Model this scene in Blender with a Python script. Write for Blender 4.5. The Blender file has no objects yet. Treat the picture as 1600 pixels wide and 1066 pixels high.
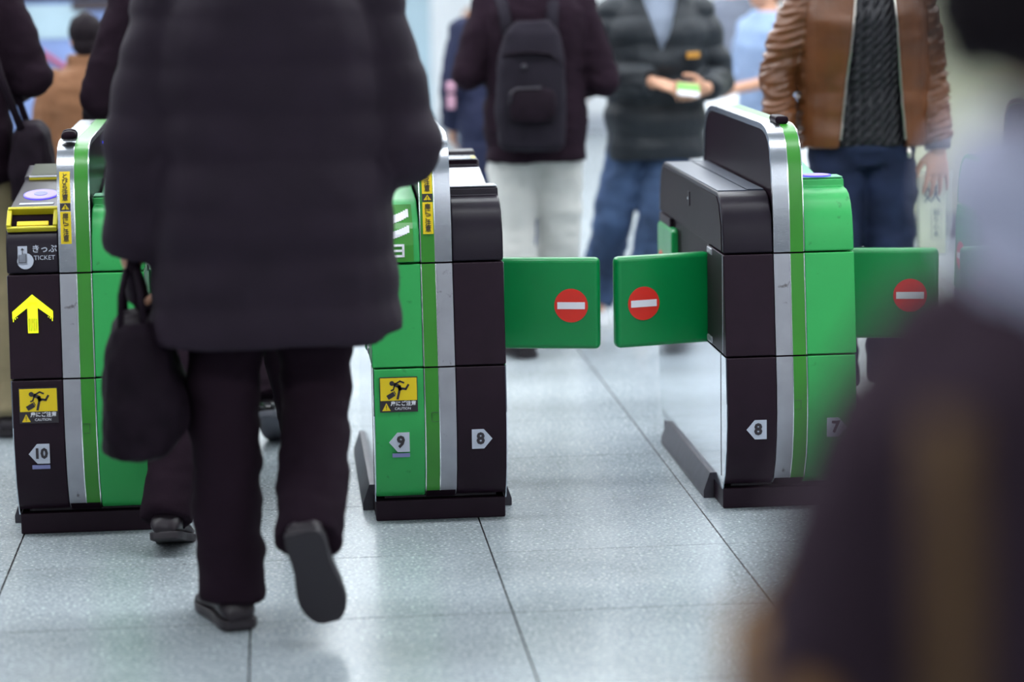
import bpy, bmesh, math, random
from mathutils import Vector, Matrix, noise
random.seed(7)
PI = math.pi
SC = bpy.context.scene
COL = SC.collection

# ------------------------------------------------------------------ camera, world, light, exposure
F_PX = 4100.0
CAM_Z = 1.54
def cam_axes(vpx, vpy, roll):
    y = Vector((vpx - 800, 533 - vpy, -F_PX)).normalized()
    r = math.radians(roll)
    a = Vector((-math.sin(r), math.cos(r), 0)); b = Vector((0, 0, 1))
    z = (a - b * (a.dot(y) / b.dot(y))).normalized()
    x = y.cross(z)
    return Matrix((x, y, z))
cam_d = bpy.data.cameras.new('camera')
cam_d.sensor_width = 36.0
cam_d.lens = F_PX / 1600 * 36.0
cam_d.clip_start = 0.05; cam_d.clip_end = 200
cam_d.dof.use_dof = True
cam_d.dof.focus_distance = 7.0
cam_d.dof.aperture_fstop = 1.5
cam = bpy.data.objects.new('camera', cam_d); COL.objects.link(cam)
cam.matrix_world = Matrix.Translation((0, 0, CAM_Z)) @ cam_axes(420, -90, 1.0).to_4x4()
SC.camera = cam
w = bpy.data.worlds.new('world'); SC.world = w; w.use_nodes = True
bg = w.node_tree.nodes['Background']
bg.inputs[0].default_value = (0.62, 0.72, 0.86, 1); bg.inputs[1].default_value = 0.17
SC.view_settings.view_transform = 'Standard'
SC.view_settings.look = 'None'
SC.view_settings.gamma = 1.0
SC.view_settings.use_curve_mapping = False
SC.view_settings.exposure = 0.6
LAMP_STRENGTH = 13.0

# ------------------------------------------------------------------ materials
def lin(c):
    c /= 255.0
    return c / 12.92 if c <= 0.04045 else ((c + 0.055) / 1.055) ** 2.4
def rgb(r, g, b): return (lin(r), lin(g), lin(b), 1)
MATS = {}
def mat(name, col, rough=0.6, metal=0.0, bump=None, emit=None, spec=0.5, vary=0.0, vscale=6.0, coat=0.0, alpha=1.0, trans=0.0, stretch=None, aniso=None, wear=None):
    m = bpy.data.materials.new(name); m.use_nodes = True
    nt = m.node_tree; N = nt.nodes; L = nt.links
    b = N['Principled BSDF']
    b.inputs['Base Color'].default_value = col
    b.inputs['Roughness'].default_value = rough
    b.inputs['Metallic'].default_value = metal
    b.inputs['Specular IOR Level'].default_value = spec
    b.inputs['Coat Weight'].default_value = coat
    b.inputs['Coat Roughness'].default_value = 0.12
    b.inputs['Alpha'].default_value = alpha
    b.inputs['Transmission Weight'].default_value = trans
    tc = N.new('ShaderNodeTexCoord'); src = tc.outputs['Object']
    if stretch:
        mp = N.new('ShaderNodeMapping'); mp.inputs['Scale'].default_value = stretch
        L.new(src, mp.inputs['Vector']); src = mp.outputs['Vector']
    if vary > 0:
        n = N.new('ShaderNodeTexNoise'); n.inputs['Scale'].default_value = vscale; n.inputs['Detail'].default_value = 4
        L.new(src, n.inputs['Vector'])
        rmp = N.new('ShaderNodeMapRange')
        rmp.inputs['From Min'].default_value = 0.3; rmp.inputs['From Max'].default_value = 0.7
        rmp.inputs['To Min'].default_value = 1 - vary; rmp.inputs['To Max'].default_value = 1 + vary
        L.new(n.outputs['Fac'], rmp.inputs['Value'])
        mx = N.new('ShaderNodeMix'); mx.data_type = 'RGBA'; mx.blend_type = 'MULTIPLY'; mx.inputs['Factor'].default_value = 1
        mx.inputs['A'].default_value = col
        L.new(rmp.outputs['Result'], mx.inputs['B'])
        out = mx.outputs['Result']
        if wear:
            n2 = N.new('ShaderNodeTexNoise'); n2.inputs['Scale'].default_value = 38; n2.inputs['Detail'].default_value = 8
            L.new(tc.outputs['Object'], n2.inputs['Vector'])
            cr = N.new('ShaderNodeValToRGB'); cr.color_ramp.elements[0].position = 0.66; cr.color_ramp.elements[1].position = 0.74
            L.new(n2.outputs['Fac'], cr.inputs['Fac'])
            m2 = N.new('ShaderNodeMix'); m2.data_type = 'RGBA'
            L.new(cr.outputs['Color'], m2.inputs['Factor']); L.new(out, m2.inputs['A']); m2.inputs['B'].default_value = wear
            out = m2.outputs['Result']
        L.new(out, b.inputs['Base Color'])
    if bump:
        n = N.new('ShaderNodeTexNoise'); n.inputs['Scale'].default_value = bump[0]; n.inputs['Detail'].default_value = 5
        L.new(src, n.inputs['Vector'])
        bp = N.new('ShaderNodeBump'); bp.inputs['Strength'].default_value = bump[1]; bp.inputs['Distance'].default_value = bump[2] if len(bump) > 2 else 0.005
        L.new(n.outputs['Fac'], bp.inputs['Height']); L.new(bp.outputs['Normal'], b.inputs['Normal'])
    if aniso: b.inputs['Anisotropic'].default_value = aniso
    if emit:
        b.inputs['Emission Color'].default_value = emit[0]; b.inputs['Emission Strength'].default_value = emit[1]
    MATS[name] = m
    return m
BLK = (0.0150, 0.0066, 0.0130, 1)
mat('black_plastic', BLK, 0.45, spec=0.15, vary=0.10, vscale=20)
mat('black_gloss', (0.0135, 0.0075, 0.0120, 1), 0.30, spec=0.012, vary=0.15, vscale=3, stretch=(1, 1, 0.2))
mat('black_hood', (0.0125, 0.0088, 0.0150, 1), 0.36, spec=0.16, vary=0.1, vscale=9, bump=(300, 0.1, 0.001))
mat('hood_top', (0.050, 0.062, 0.094, 1), 0.36, metal=0.5, spec=0.3, vary=0.12, vscale=14, stretch=(8, 1, 1))
mat('seam', (0.018, 0.012, 0.017, 1), 0.7)
mat('green_paint', rgb(46, 158, 80), 0.42, spec=0.35, vary=0.06, vscale=5, wear=rgb(38, 136, 68))
mat('mint_top', rgb(112, 190, 148), 0.4, vary=0.05)
mat('dark_green_strip', rgb(46, 128, 32), 0.34, vary=0.06, vscale=8)
mat('brushed_steel', (0.40, 0.42, 0.46, 1), 0.25, metal=1.0, bump=(60, 0.15, 0.0008), stretch=(1, 30, 30), vary=0.05)
mat('silver_paint', (0.33, 0.335, 0.37, 1), 0.42, metal=0.55, vary=0.1, vscale=12, wear=(0.14, 0.13, 0.14, 1))
mat('chrome', (0.75, 0.78, 0.80, 1), 0.2, metal=1.0)
mat('steel_side', (0.62, 0.67, 0.74, 1), 0.09, metal=1.0, vary=0.04, vscale=3)
mat('rail_metal', (0.045, 0.040, 0.052, 1), 0.42, metal=0.4, vary=0.25, vscale=25)
mat('flap_green', rgb(0, 128, 64), 0.3, spec=0.5, vary=0.05, bump=(7, 0.25, 0.01))
mat('sign_red', rgb(214, 45, 32), 0.35, vary=0.05)
mat('white_print', rgb(225, 225, 232), 0.5)
mat('tag_grey', rgb(176, 182, 196), 0.5)
mat('tag_blue', rgb(112, 116, 160), 0.5)
mat('ink', (0.02, 0.014, 0.02, 1), 0.5)
mat('yellow', rgb(226, 196, 8), 0.5)
mat('yellow_dull', rgb(196, 184, 30), 0.4)
mat('led_arrow', rgb(225, 240, 20), 0.5, emit=(rgb(214, 232, 12), 0.75))
mat('led_blue', rgb(30, 40, 220), 0.4, emit=((0.03, 0.05, 1, 1), 2.5))
mat('ring_light', rgb(120, 110, 190), 0.5, spec=0.1, emit=((0.40, 0.34, 0.80, 1), 0.62))
mat('ring_rim', rgb(60, 50, 230), 0.4, emit=((0.10, 0.07, 0.85, 1), 1.0))
mat('display', (0.03, 0.032, 0.024, 1), 0.5, spec=0.08, emit=((0.16, 0.19, 0.13, 1), 0.25))
mat('lamp_face', (1, 1, 1, 1), 0.5, emit=((0.93, 0.97, 1.0, 1), LAMP_STRENGTH))
mat('white_wall', rgb(224, 228, 232), 0.55, vary=0.03)
mat('beige_wall', rgb(158, 160, 138), 0.6, vary=0.04)
mat('ceiling_white', rgb(205, 208, 212), 0.8, vary=0.03)
mat('dark_skirt', (0.03, 0.022, 0.03, 1), 0.5)
mat('board_blue', rgb(112, 132, 178), 0.5, vary=0.14, vscale=5)
mat('board_head', rgb(150, 172, 184), 0.5, vary=0.08)
mat('route_red', rgb(150, 66, 96), 0.5)
mat('grey_machine', rgb(168, 174, 184), 0.4, vary=0.05)
mat('counter_white', rgb(232, 236, 240), 0.35, vary=0.03)
# people
mat('skin', rgb(190, 142, 116), 0.5, vary=0.07, vscale=14, bump=(160, 0.08, 0.001))
mat('hair_black', (0.011, 0.0075, 0.010, 1), 0.6, spec=0.08, bump=(90, 0.6, 0.004), stretch=(6, 6, 1))
mat('hair_brown', rgb(120, 78, 46), 0.5, bump=(90, 0.6, 0.004), stretch=(6, 6, 1))
mat('eye_white', rgb(235, 235, 235), 0.2)
mat('iris', rgb(40, 24, 16), 0.15)
mat('lip', rgb(176, 104, 96), 0.5)
mat('coat_navyblack', (0.0170, 0.0100, 0.0185, 1), 0.75, spec=0.2, bump=(70, 0.25, 0.002), vary=0.15)
mat('wool_black', (0.0150, 0.0082, 0.0136, 1), 0.9, spec=0.06, bump=(220, 0.3, 0.002), vary=0.1)
mat('shoe_black', (0.018, 0.012, 0.017, 1), 0.42, spec=0.4, vary=0.1)
mat('sole_black', (0.016, 0.011, 0.016, 1), 0.6, bump=(60, 0.3, 0.002))
mat('shoe_shiny', (0.02, 0.016, 0.02, 1), 0.12, spec=0.8)
mat('sole_grey', rgb(92, 92, 102), 0.6)
mat('shoe_white', rgb(205, 208, 212), 0.5)
mat('bag_black', (0.0115, 0.0070, 0.0115, 1), 0.7, spec=0.06, vary=0.3, vscale=14, bump=(30, 0.4, 0.004))
mat('backpack', (0.0150, 0.0125, 0.0185, 1), 0.85, spec=0.08, bump=(240, 0.3, 0.001), vary=0.12)
mat('coat_near', (0.040, 0.025, 0.036, 1), 0.9, spec=0.12, bump=(220, 0.3, 0.002), vary=0.1)
mat('beige_cotton', rgb(188, 188, 185), 0.85, bump=(24, 0.35, 0.006), vary=0.1, stretch=(1, 1, 0.4))
mat('khaki', rgb(126, 114, 86), 0.85, bump=(24, 0.35, 0.006), vary=0.12)
mat('denim', rgb(58, 76, 106), 0.85, spec=0.2, bump=(200, 0.25, 0.002), vary=0.5, vscale=6)
mat('denim_dark', rgb(34, 42, 68), 0.85, spec=0.2, bump=(200, 0.25, 0.002), vary=0.35, vscale=8)
mat('denim_blue', rgb(38, 62, 112), 0.85, bump=(200, 0.25, 0.002), vary=0.25)
mat('puffer_teal', rgb(30, 35, 41), 0.5, spec=0.28, bump=(20, 0.5, 0.01), vary=0.14)
mat('tee_grey', rgb(128, 138, 156), 0.85, vary=0.05)
mat('navy', rgb(34, 38, 62), 0.8, spec=0.2, vary=0.12)
mat('grey_jacket', rgb(92, 98, 114), 0.7, vary=0.15)
mat('shirt_blue', rgb(130, 152, 186), 0.8, vary=0.05)
mat('tan_coat', rgb(112, 74, 46), 0.85, vary=0.12, bump=(60, 0.3, 0.003))
mat('leather_brown', rgb(92, 53, 27), 0.36, spec=0.45, bump=(45, 0.28, 0.004), vary=0.25, vscale=9)
mat('cuff_knit', rgb(72, 66, 74), 0.9, bump=(160, 0.5, 0.002), stretch=(2, 2, 0.2))
mat('zip_metal', (0.55, 0.52, 0.48, 1), 0.3, metal=1.0)
mat('scarf', rgb(188, 190, 214), 0.9, bump=(40, 0.4, 0.006), vary=0.06)
mat('camel', rgb(140, 100, 50), 0.8, vary=0.12, bump=(90, 0.3, 0.003))
mat('plastic_bag', rgb(232, 240, 238), 0.25, alpha=0.26, bump=(22, 0.6, 0.01))
mat('book_cream', rgb(238, 238, 214), 0.6, vary=0.05)
mat('book_pages', rgb(206, 216, 196), 0.7, bump=(1, 0.2, 0.001))
mat('book_ink', rgb(70, 72, 104), 0.6)
mat('card_green', rgb(120, 190, 90), 0.4)
mat('patch_orange', rgb(176, 124, 40), 0.6)
mat('pink', rgb(176, 134, 154), 0.6)
mat('strap_brown', rgb(96, 70, 40), 0.85, vary=0.12)

def knit_material():
    m = mat('sweater_knit', (0.0095, 0.0088, 0.0130, 1), 0.48, spec=0.35)
    nt = m.node_tree; N = nt.nodes; L = nt.links; b = N['Principled BSDF']
    tc = N.new('ShaderNodeTexCoord')
    mp = N.new('ShaderNodeMapping'); mp.inputs['Scale'].default_value = (1, 1, 1)
    L.new(tc.outputs['Object'], mp.inputs['Vector'])
    w1 = N.new('ShaderNodeTexWave'); w1.bands_direction = 'X'; w1.inputs['Scale'].default_value = 9; w1.inputs['Distortion'].default_value = 0.4
    w2 = N.new('ShaderNodeTexWave'); w2.bands_direction = 'DIAGONAL'; w2.inputs['Scale'].default_value = 20; w2.inputs['Distortion'].default_value = 2.0
    L.new(mp.outputs['Vector'], w1.inputs['Vector']); L.new(mp.outputs['Vector'], w2.inputs['Vector'])
    mu = N.new('ShaderNodeMath'); mu.operation = 'MULTIPLY'
    L.new(w1.outputs['Fac'], mu.inputs[0]); L.new(w2.outputs['Fac'], mu.inputs[1])
    bp = N.new('ShaderNodeBump'); bp.inputs['Strength'].default_value = 0.9; bp.inputs['Distance'].default_value = 0.012
    L.new(mu.outputs[0], bp.inputs['Height']); L.new(bp.outputs['Normal'], b.inputs['Normal'])
knit_material()

GX, GY, PITCH = -0.09, 7.085, 0.604
def floor_material():
    m = bpy.data.materials.new('granite_floor'); m.use_nodes = True
    nt = m.node_tree; N = nt.nodes; L = nt.links; b = N['Principled BSDF']
    geo = N.new('ShaderNodeNewGeometry')
    n1 = N.new('ShaderNodeTexNoise'); n1.inputs['Scale'].default_value = 110; n1.inputs['Detail'].default_value = 6
    n2 = N.new('ShaderNodeTexNoise'); n2.inputs['Scale'].default_value = 2.2; n2.inputs['Detail'].default_value = 4
    n3 = N.new('ShaderNodeTexNoise'); n3.inputs['Scale'].default_value = 28; n3.inputs['Detail'].default_value = 5
    for n in (n1, n2, n3): L.new(geo.outputs['Position'], n.inputs['Vector'])
    cr = N.new('ShaderNodeValToRGB')
    cr.color_ramp.elements[0].position = 0.22; cr.color_ramp.elements[0].color = rgb(108, 116, 122)
    cr.color_ramp.elements[1].position = 0.78; cr.color_ramp.elements[1].color = rgb(190, 199, 204)
    L.new(n1.outputs['Fac'], cr.inputs['Fac'])
    mr = N.new('ShaderNodeMapRange'); mr.inputs['From Min'].default_value = 0.3; mr.inputs['From Max'].default_value = 0.7
    mr.inputs['To Min'].default_value = 0.84; mr.inputs['To Max'].default_value = 1.12
    L.new(n2.outputs['Fac'], mr.inputs['Value'])
    m3 = N.new('ShaderNodeMapRange'); m3.inputs['From Min'].default_value = 0.3; m3.inputs['From Max'].default_value = 0.7
    m3.inputs['To Min'].default_value = 0.9; m3.inputs['To Max'].default_value = 1.08
    L.new(n3.outputs['Fac'], m3.inputs['Value'])
    mu = N.new('ShaderNodeMath'); mu.operation = 'MULTIPLY'; L.new(mr.outputs[0], mu.inputs[0]); L.new(m3.outputs[0], mu.inputs[1])
    mx = N.new('ShaderNodeMix'); mx.data_type = 'RGBA'; mx.blend_type = 'MULTIPLY'; mx.inputs['Factor'].default_value = 1
    L.new(cr.outputs['Color'], mx.inputs['A']); L.new(mu.outputs[0], mx.inputs['B'])
    # joints of the tile grid (dark filler between the tiles)
    sx = N.new('ShaderNodeSeparateXYZ'); L.new(geo.outputs['Position'], sx.inputs[0])
    dist = []
    for ax, off in (('X', GX), ('Y', GY)):
        a = N.new('ShaderNodeMath'); a.operation = 'SUBTRACT'; L.new(sx.outputs[ax], a.inputs[0]); a.inputs[1].default_value = off
        d = N.new('ShaderNodeMath'); d.operation = 'PINGPONG'; L.new(a.outputs[0], d.inputs[0]); d.inputs[1].default_value = PITCH / 2
        dist.append(d)
    mn = N.new('ShaderNodeMath'); mn.operation = 'MINIMUM'; L.new(dist[0].outputs[0], mn.inputs[0]); L.new(dist[1].outputs[0], mn.inputs[1])
    lt = N.new('ShaderNodeMath'); lt.operation = 'LESS_THAN'; L.new(mn.outputs[0], lt.inputs[0]); lt.inputs[1].default_value = 0.0022
    m2 = N.new('ShaderNodeMix'); m2.data_type = 'RGBA'
    L.new(lt.outputs[0], m2.inputs['Factor']); L.new(mx.outputs['Result'], m2.inputs['A']); m2.inputs['B'].default_value = rgb(58, 54, 60)
    L.new(m2.outputs['Result'], b.inputs['Base Color'])
    rr = N.new('ShaderNodeMapRange'); rr.inputs['To Min'].default_value = 0.19; rr.inputs['To Max'].default_value = 0.32
    L.new(n1.outputs['Fac'], rr.inputs['Value']); L.new(rr.outputs[0], b.inputs['Roughness'])
    b.inputs['Specular IOR Level'].default_value = 0.6
    bp = N.new('ShaderNodeBump'); bp.inputs['Strength'].default_value = 0.12; bp.inputs['Distance'].default_value = 0.002
    L.new(n1.outputs['Fac'], bp.inputs['Height']); L.new(bp.outputs['Normal'], b.inputs['Normal'])
    MATS['granite_floor'] = m
floor_material()

# ------------------------------------------------------------------ mesh helpers
class MB:
    def __init__(s): s.v = []; s.f = []
    def add(s, verts, faces):
        o = len(s.v); s.v += [tuple(v) for v in verts]; s.f += [tuple(i + o for i in f) for f in faces]; return s
    def box(s, x0, x1, y0, y1, z0, z1):
        return s.add([(x, y, z) for z in (z0, z1) for y in (y0, y1) for x in (x0, x1)],
                     [(0, 2, 3, 1), (4, 5, 7, 6), (0, 1, 5, 4), (2, 6, 7, 3), (0, 4, 6, 2), (1, 3, 7, 5)])
    def prism_x(s, prof, x0, x1):               # profile in (y,z), extruded along x
        n = len(prof)
        return s.add([(x0, y, z) for y, z in prof] + [(x1, y, z) for y, z in prof],
                     [tuple(range(n)), tuple(range(2 * n - 1, n - 1, -1))] + [(i, i + n, (i + 1) % n + n, (i + 1) % n) for i in range(n)])
    def prism_y(s, prof, y0, y1):               # profile in (x,z), extruded along y
        n = len(prof)
        return s.add([(x, y0, z) for x, z in prof] + [(x, y1, z) for x, z in prof],
                     [tuple(range(n)), tuple(range(2 * n - 1, n - 1, -1))] + [(i, i + n, (i + 1) % n + n, (i + 1) % n) for i in range(n)])
    def band(s, path, t, x0, x1):               # strip of thickness t inside an open (y,z) path
        n = len(path); inn = []
        for i in range(n):
            a = Vector(path[max(0, i - 1)]); b = Vector(path[min(n - 1, i + 1)]); d = (b - a).normalized()
            p = Vector(path[i]); q = p + Vector((d.y, -d.x)) * t
            inn.append((q.x, q.y))
        vs = []
        for x in (x0, x1): vs += [(x, y, z) for y, z in path] + [(x, y, z) for y, z in inn]
        f = []
        for i in range(n - 1):
            f += [(i, i + 1, n + i + 1, n + i), (2 * n + i, 3 * n + i, 3 * n + i + 1, 2 * n + i + 1),
                  (i, 2 * n + i, 2 * n + i + 1, i + 1), (n + i, n + i + 1, 3 * n + i + 1, 3 * n + i)]
        f += [(0, n, 3 * n, 2 * n), (n - 1, 3 * n - 1, 4 * n - 1, 2 * n - 1)]
        return s.add(vs, f)
    def tube(s, pts, rad, n=10):
        pts = [Vector(p) for p in pts]
        rads = rad if isinstance(rad, (list, tuple)) else [rad] * len(pts)
        rings = []; ref = None
        for i, p in enumerate(pts):
            d = (pts[min(i + 1, len(pts) - 1)] - pts[max(0, i - 1)]).normalized()
            if ref is None: ref = Vector((1, 0, 0)) if abs(d.x) < 0.8 else Vector((0, 1, 0))
            u = (ref - d * ref.dot(d)).normalized(); v = d.cross(u); ref = u
            r = rads[i]; ru, rv = r if isinstance(r, (list, tuple)) else (r, r)
            rings.append([p + u * (math.cos(2 * PI * k / n) * ru) + v * (math.sin(2 * PI * k / n) * rv) for k in range(n)])
        return s.rings(rings)
    def rings(s, rings):
        n = len(rings[0]); m = len(rings)
        vs = [v for r in rings for v in r]
        f = [tuple(range(n - 1, -1, -1)), tuple(range((m - 1) * n, m * n))]
        for j in range(m - 1):
            for k in range(n): f.append((j * n + k, j * n + (k + 1) % n, (j + 1) * n + (k + 1) % n, (j + 1) * n + k))
        return s.add(vs, f)
    def ball(s, c, r, nu=14, nv=9):
        c = Vector(c); r = r if isinstance(r, (list, tuple)) else (r, r, r)
        vs = [c + Vector((0, 0, -r[2]))]; 
        for j in range(1, nv):
            t = -PI / 2 + PI * j / nv
            vs += [c + Vector((math.cos(t) * math.cos(2 * PI * k / nu) * r[0], math.cos(t) * math.sin(2 * PI * k / nu) * r[1], math.sin(t) * r[2])) for k in range(nu)]
        vs.append(c + Vector((0, 0, r[2]))); f = []
        for k in range(nu): f.append((0, 1 + (k + 1) % nu, 1 + k))
        for j in range(nv - 2):
            for k in range(nu): f.append((1 + j * nu + k, 1 + j * nu + (k + 1) % nu, 1 + (j + 1) * nu + (k + 1) % nu, 1 + (j + 1) * nu + k))
        last = len(vs) - 1; b0 = 1 + (nv - 2) * nu
        for k in range(nu): f.append((last, b0 + k, b0 + (k + 1) % nu))
        return s.add(vs, f)
    def limb(s, pts, rads, n=14):               # tapered tube with round ends and joints
        s.tube(pts, rads, n)
        for p, r in zip(pts, rads):
            if isinstance(r, (list, tuple)): r = min(r)
            s.ball(p, r * 0.99, n, 8)
        return s
    def disc(s, c, r, y0, y1, n=32):            # short cylinder along y
        prof = [(c[0] + math.cos(2 * PI * k / n) * r, c[1] + math.sin(2 * PI * k / n) * r) for k in range(n)]
        return s.prism_y(prof, y0, y1)
    def mesh(s, name):
        me = bpy.data.meshes.new(name); me.from_pydata(s.v, [], s.f); me.update()
        bm = bmesh.new(); bm.from_mesh(me); bmesh.ops.recalc_face_normals(bm, faces=bm.faces); bm.to_mesh(me); bm.free()
        return me
    def build(s, name, material, parent=None, bevel=0.0, smooth=False, seg=2, loc=None, rot=None):
        return link(name, s.mesh(name), material, parent, bevel, smooth, seg, loc, rot)

def link(name, me, material, parent=None, bevel=0.0, smooth=False, seg=2, loc=None, rot=None):
    o = bpy.data.objects.new(name, me); COL.objects.link(o)
    if material: me.materials.append(MATS[material])
    if parent: o.parent = parent
    if loc: o.location = loc
    if rot: o.rotation_euler = rot
    if bevel:
        b = o.modifiers.new('bevel', 'BEVEL'); b.width = bevel; b.segments = seg; b.limit_method = 'ANGLE'; b.angle_limit = 0.6
        me.polygons.foreach_set('use_smooth', [True] * len(me.polygons))
        wn = o.modifiers.new('normals', 'WEIGHTED_NORMAL'); wn.keep_sharp = True
    elif smooth:
        me.polygons.foreach_set('use_smooth', [True] * len(me.polygons))
    return o

def smooth_by_angle(me, ang=0.7):
    bm = bmesh.new(); bm.from_mesh(me)
    for f in bm.faces: f.smooth = True
    for e in bm.edges:
        if len(e.link_faces) == 2 and e.calc_face_angle(0) > ang: e.smooth = False
    bm.to_mesh(me); bm.free()

def thing(name, label, cat, loc=(0, 0, 0), rz=0, group=None):
    o = bpy.data.objects.new(name, None); COL.objects.link(o)
    o.empty_display_size = 0.1
    o.location = loc; o.rotation_euler = (0, 0, rz)
    return tag(o, label, cat, group)
def tag(o, label, cat, group=None):
    o['label'] = label; o['category'] = cat
    if group: o['group'] = group
    return o
def struct(o): o['kind'] = 'structure'; return o

def text_mesh(body, size, ext=0.0006, vertical=False, bold=0.0):
    mb = MB()
    chars = list(body) if vertical else [body]
    for i, ch in enumerate(chars):
        c = bpy.data.curves.new('t', 'FONT'); c.body = ch; c.size = size; c.extrude = ext; c.offset = bold
        c.align_x = 'CENTER'; c.align_y = 'CENTER'; c.resolution_u = 2
        o = bpy.data.objects.new('t', c); COL.objects.link(o)
        dg = bpy.context.evaluated_depsgraph_get()
        me = bpy.data.meshes.new_from_object(o.evaluated_get(dg))
        # text lies in x,y facing +z: stand it up facing -y
        dz = -i * size * 1.02 + (len(chars) - 1) * size * 0.51
        mb.add([(v.co.x, -v.co.z, v.co.y + dz) for v in me.vertices], [tuple(p.vertices) for p in me.polygons])
        bpy.data.objects.remove(o); bpy.data.meshes.remove(me); bpy.data.curves.remove(c)
    me = bpy.data.meshes.new('lettering'); me.from_pydata(mb.v, [], mb.f); me.update()
    return me

# ------------------------------------------------------------------ the setting
fl = MB().box(-14, 18, -8, 30, -0.12, -0.004).build('floor', 'granite_floor'); struct(fl)
G = 0.003
tile_me = MB().box(G / 2, PITCH - G / 2, G / 2, PITCH - G / 2, -0.02, 0).mesh('tile'); tile_me.materials.append(MATS['granite_floor'])
bm = bmesh.new(); bm.from_mesh(tile_me)
bmesh.ops.bevel(bm, geom=[e for e in bm.edges if all(v.co.z > -0.001 for v in e.verts)], offset=0.0012, segments=1, affect='EDGES'); bm.to_mesh(tile_me); bm.free()
for i in range(-4, 8):
    for j in range(-5, 14):
        o = bpy.data.objects.new('tile', tile_me); COL.objects.link(o); o.parent = fl
        o.location = (GX + i * PITCH, GY + j * PITCH, 0)
struct(MB().box(-14, 18, -8, 30, 3.0, 3.15).build('ceiling', 'ceiling_white'))
for k, y in enumerate((-3.0, 2.4, 6.3, 8.5, 10.1, 11.7, 13.3, 15.2, 18.0)):
    L_ = thing('ceiling_light', 'long fluorescent ceiling batten, ' + ('ninth', 'eighth', 'seventh', 'sixth', 'fifth', 'fourth', 'third', 'second', 'first')[k] + ' counted from the white back wall', 'ceiling light', (1.5, y, 2.93), 0, 'ceiling battens of the hall')
    MB().box(-6.5, 6.5, -0.16, 0.16, 0.0, 0.07).build('housing', 'ceiling_white', L_)
    MB().box(-6.45, 6.45, -0.13, 0.13, -0.03, -0.001).build('diffuser', 'lamp_face', L_)
wb = MB().box(-14, 18, 21.0, 21.2, 0, 3.0).build('wall_back', 'white_wall'); struct(wb)
for k in range(-8, 12):
    MB().box(k * 1.5 + 0.01, k * 1.5 + 1.49, 20.985, 21.0, 0.14, 2.98).build('panel', 'white_wall', wb)
struct(MB().box(-14, 18, 20.96, 20.985, 0, 0.12).build('baseboard_back', 'grey_machine'))
wr = MB().box(2.98, 7.0, 13.0, 13.25, 0, 3.0).build('wall_right', 'beige_wall'); struct(wr)
struct(MB().box(2.975, 7.0, 12.985, 13.0, 0, 0.13).build('baseboard_right', 'dark_skirt'))
# ------------------------------------------------------------------ ticket gates
GW = 0.354; YC = 7.43
def rear(p): return [(2 * YC - y, z) for y, z in reversed(p)]
F_LOW = [(6.935, 0.062), (6.885, 0.069), (6.852, 0.090), (6.822, 0.150), (6.809, 0.210), (6.803, 0.272), (6.806, 0.350), (6.815, 0.424)]
F_MID = [(6.8155, 0.4285), (6.825, 0.50), (6.837, 0.60), (6.850, 0.6965)]
F_HOOD = [(6.8505, 0.701), (6.856, 0.745), (6.868, 0.790), (6.887, 0.823), (6.912, 0.846), (6.946, 0.857)]
F_FIN = [(6.8505, 0.701), (6.856, 0.78), (6.866, 0.86), (6.882, 0.93), (6.899, 0.972), (6.922, 1.001), (6.955, 1.020), (7.000, 1.030), (7.05, 1.033)]
def loc_(p): return [(y - YC, z) for y, z in p]
def front_y(z):
    pts = F_LOW + F_MID + F_HOOD
    for (y0, z0), (y1, z1) in zip(pts, pts[1:]):
        if z0 <= z <= z1 and z1 > z0: return y0 + (y1 - y0) * (z - z0) / (z1 - z0) - YC
    return 6.80 - YC

def hood_profile(kind):
    if kind == 'plain':
        return F_HOOD + rear(F_HOOD)
    if kind == 'exit':       # lip at the front, sunk deck, raised module at the back
        f = [(6.8505, 0.701), (6.856, 0.745), (6.868, 0.790), (6.887, 0.825), (6.912, 0.848), (6.940, 0.858), (6.975, 0.861), (6.980, 0.882), (7.060, 0.885), (7.064, 0.851),
             (7.270, 0.853), (7.550, 0.885), (7.600, 0.886), (7.610, 0.904), (7.760, 0.906), (7.764, 0.918), (7.84, 0.920), (7.848, 0.880)]
        return f + rear(F_HOOD)
    if kind == 'entry':      # deck that climbs towards a display
        f = [(6.8505, 0.701), (6.856, 0.745), (6.864, 0.775), (6.876, 0.797), (6.893, 0.812), (6.952, 0.850), (6.985, 0.858), (7.44, 0.892), (7.444, 0.902), (7.60, 0.922), (7.61, 0.880)]
        return f + rear(F_HOOD)

def number_tag(parent, body, x, z, point, m, blue=False):
    h = 0.026; p = m * 1
    d = -1 if point == 'left' else 1
    prof = [(x - d * 0.024, z - h), (x - d * 0.024, z + h), (x + d * 0.008, z + h), (x + d * 0.030, z), (x + d * 0.008, z - h)]
    y = front_y(z) - 0.0045
    o = MB().prism_y(prof, y, y + 0.004).build('number_sticker', 'tag_grey', parent)
    o['label'] = 'pale pentagon sticker with the number ' + body
    link('numeral', text_mesh(body, 0.042 if len(body) < 2 else 0.036, 0.0005, bold=0.0018), 'ink', o, loc=(x - d * 0.001, y - 0.0008, z))
    if blue:
        MB().box(x - 0.022, x + 0.024, y, y + 0.004, z - h - 0.014, z - h - 0.004).build('backing', 'tag_blue', o)

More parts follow.
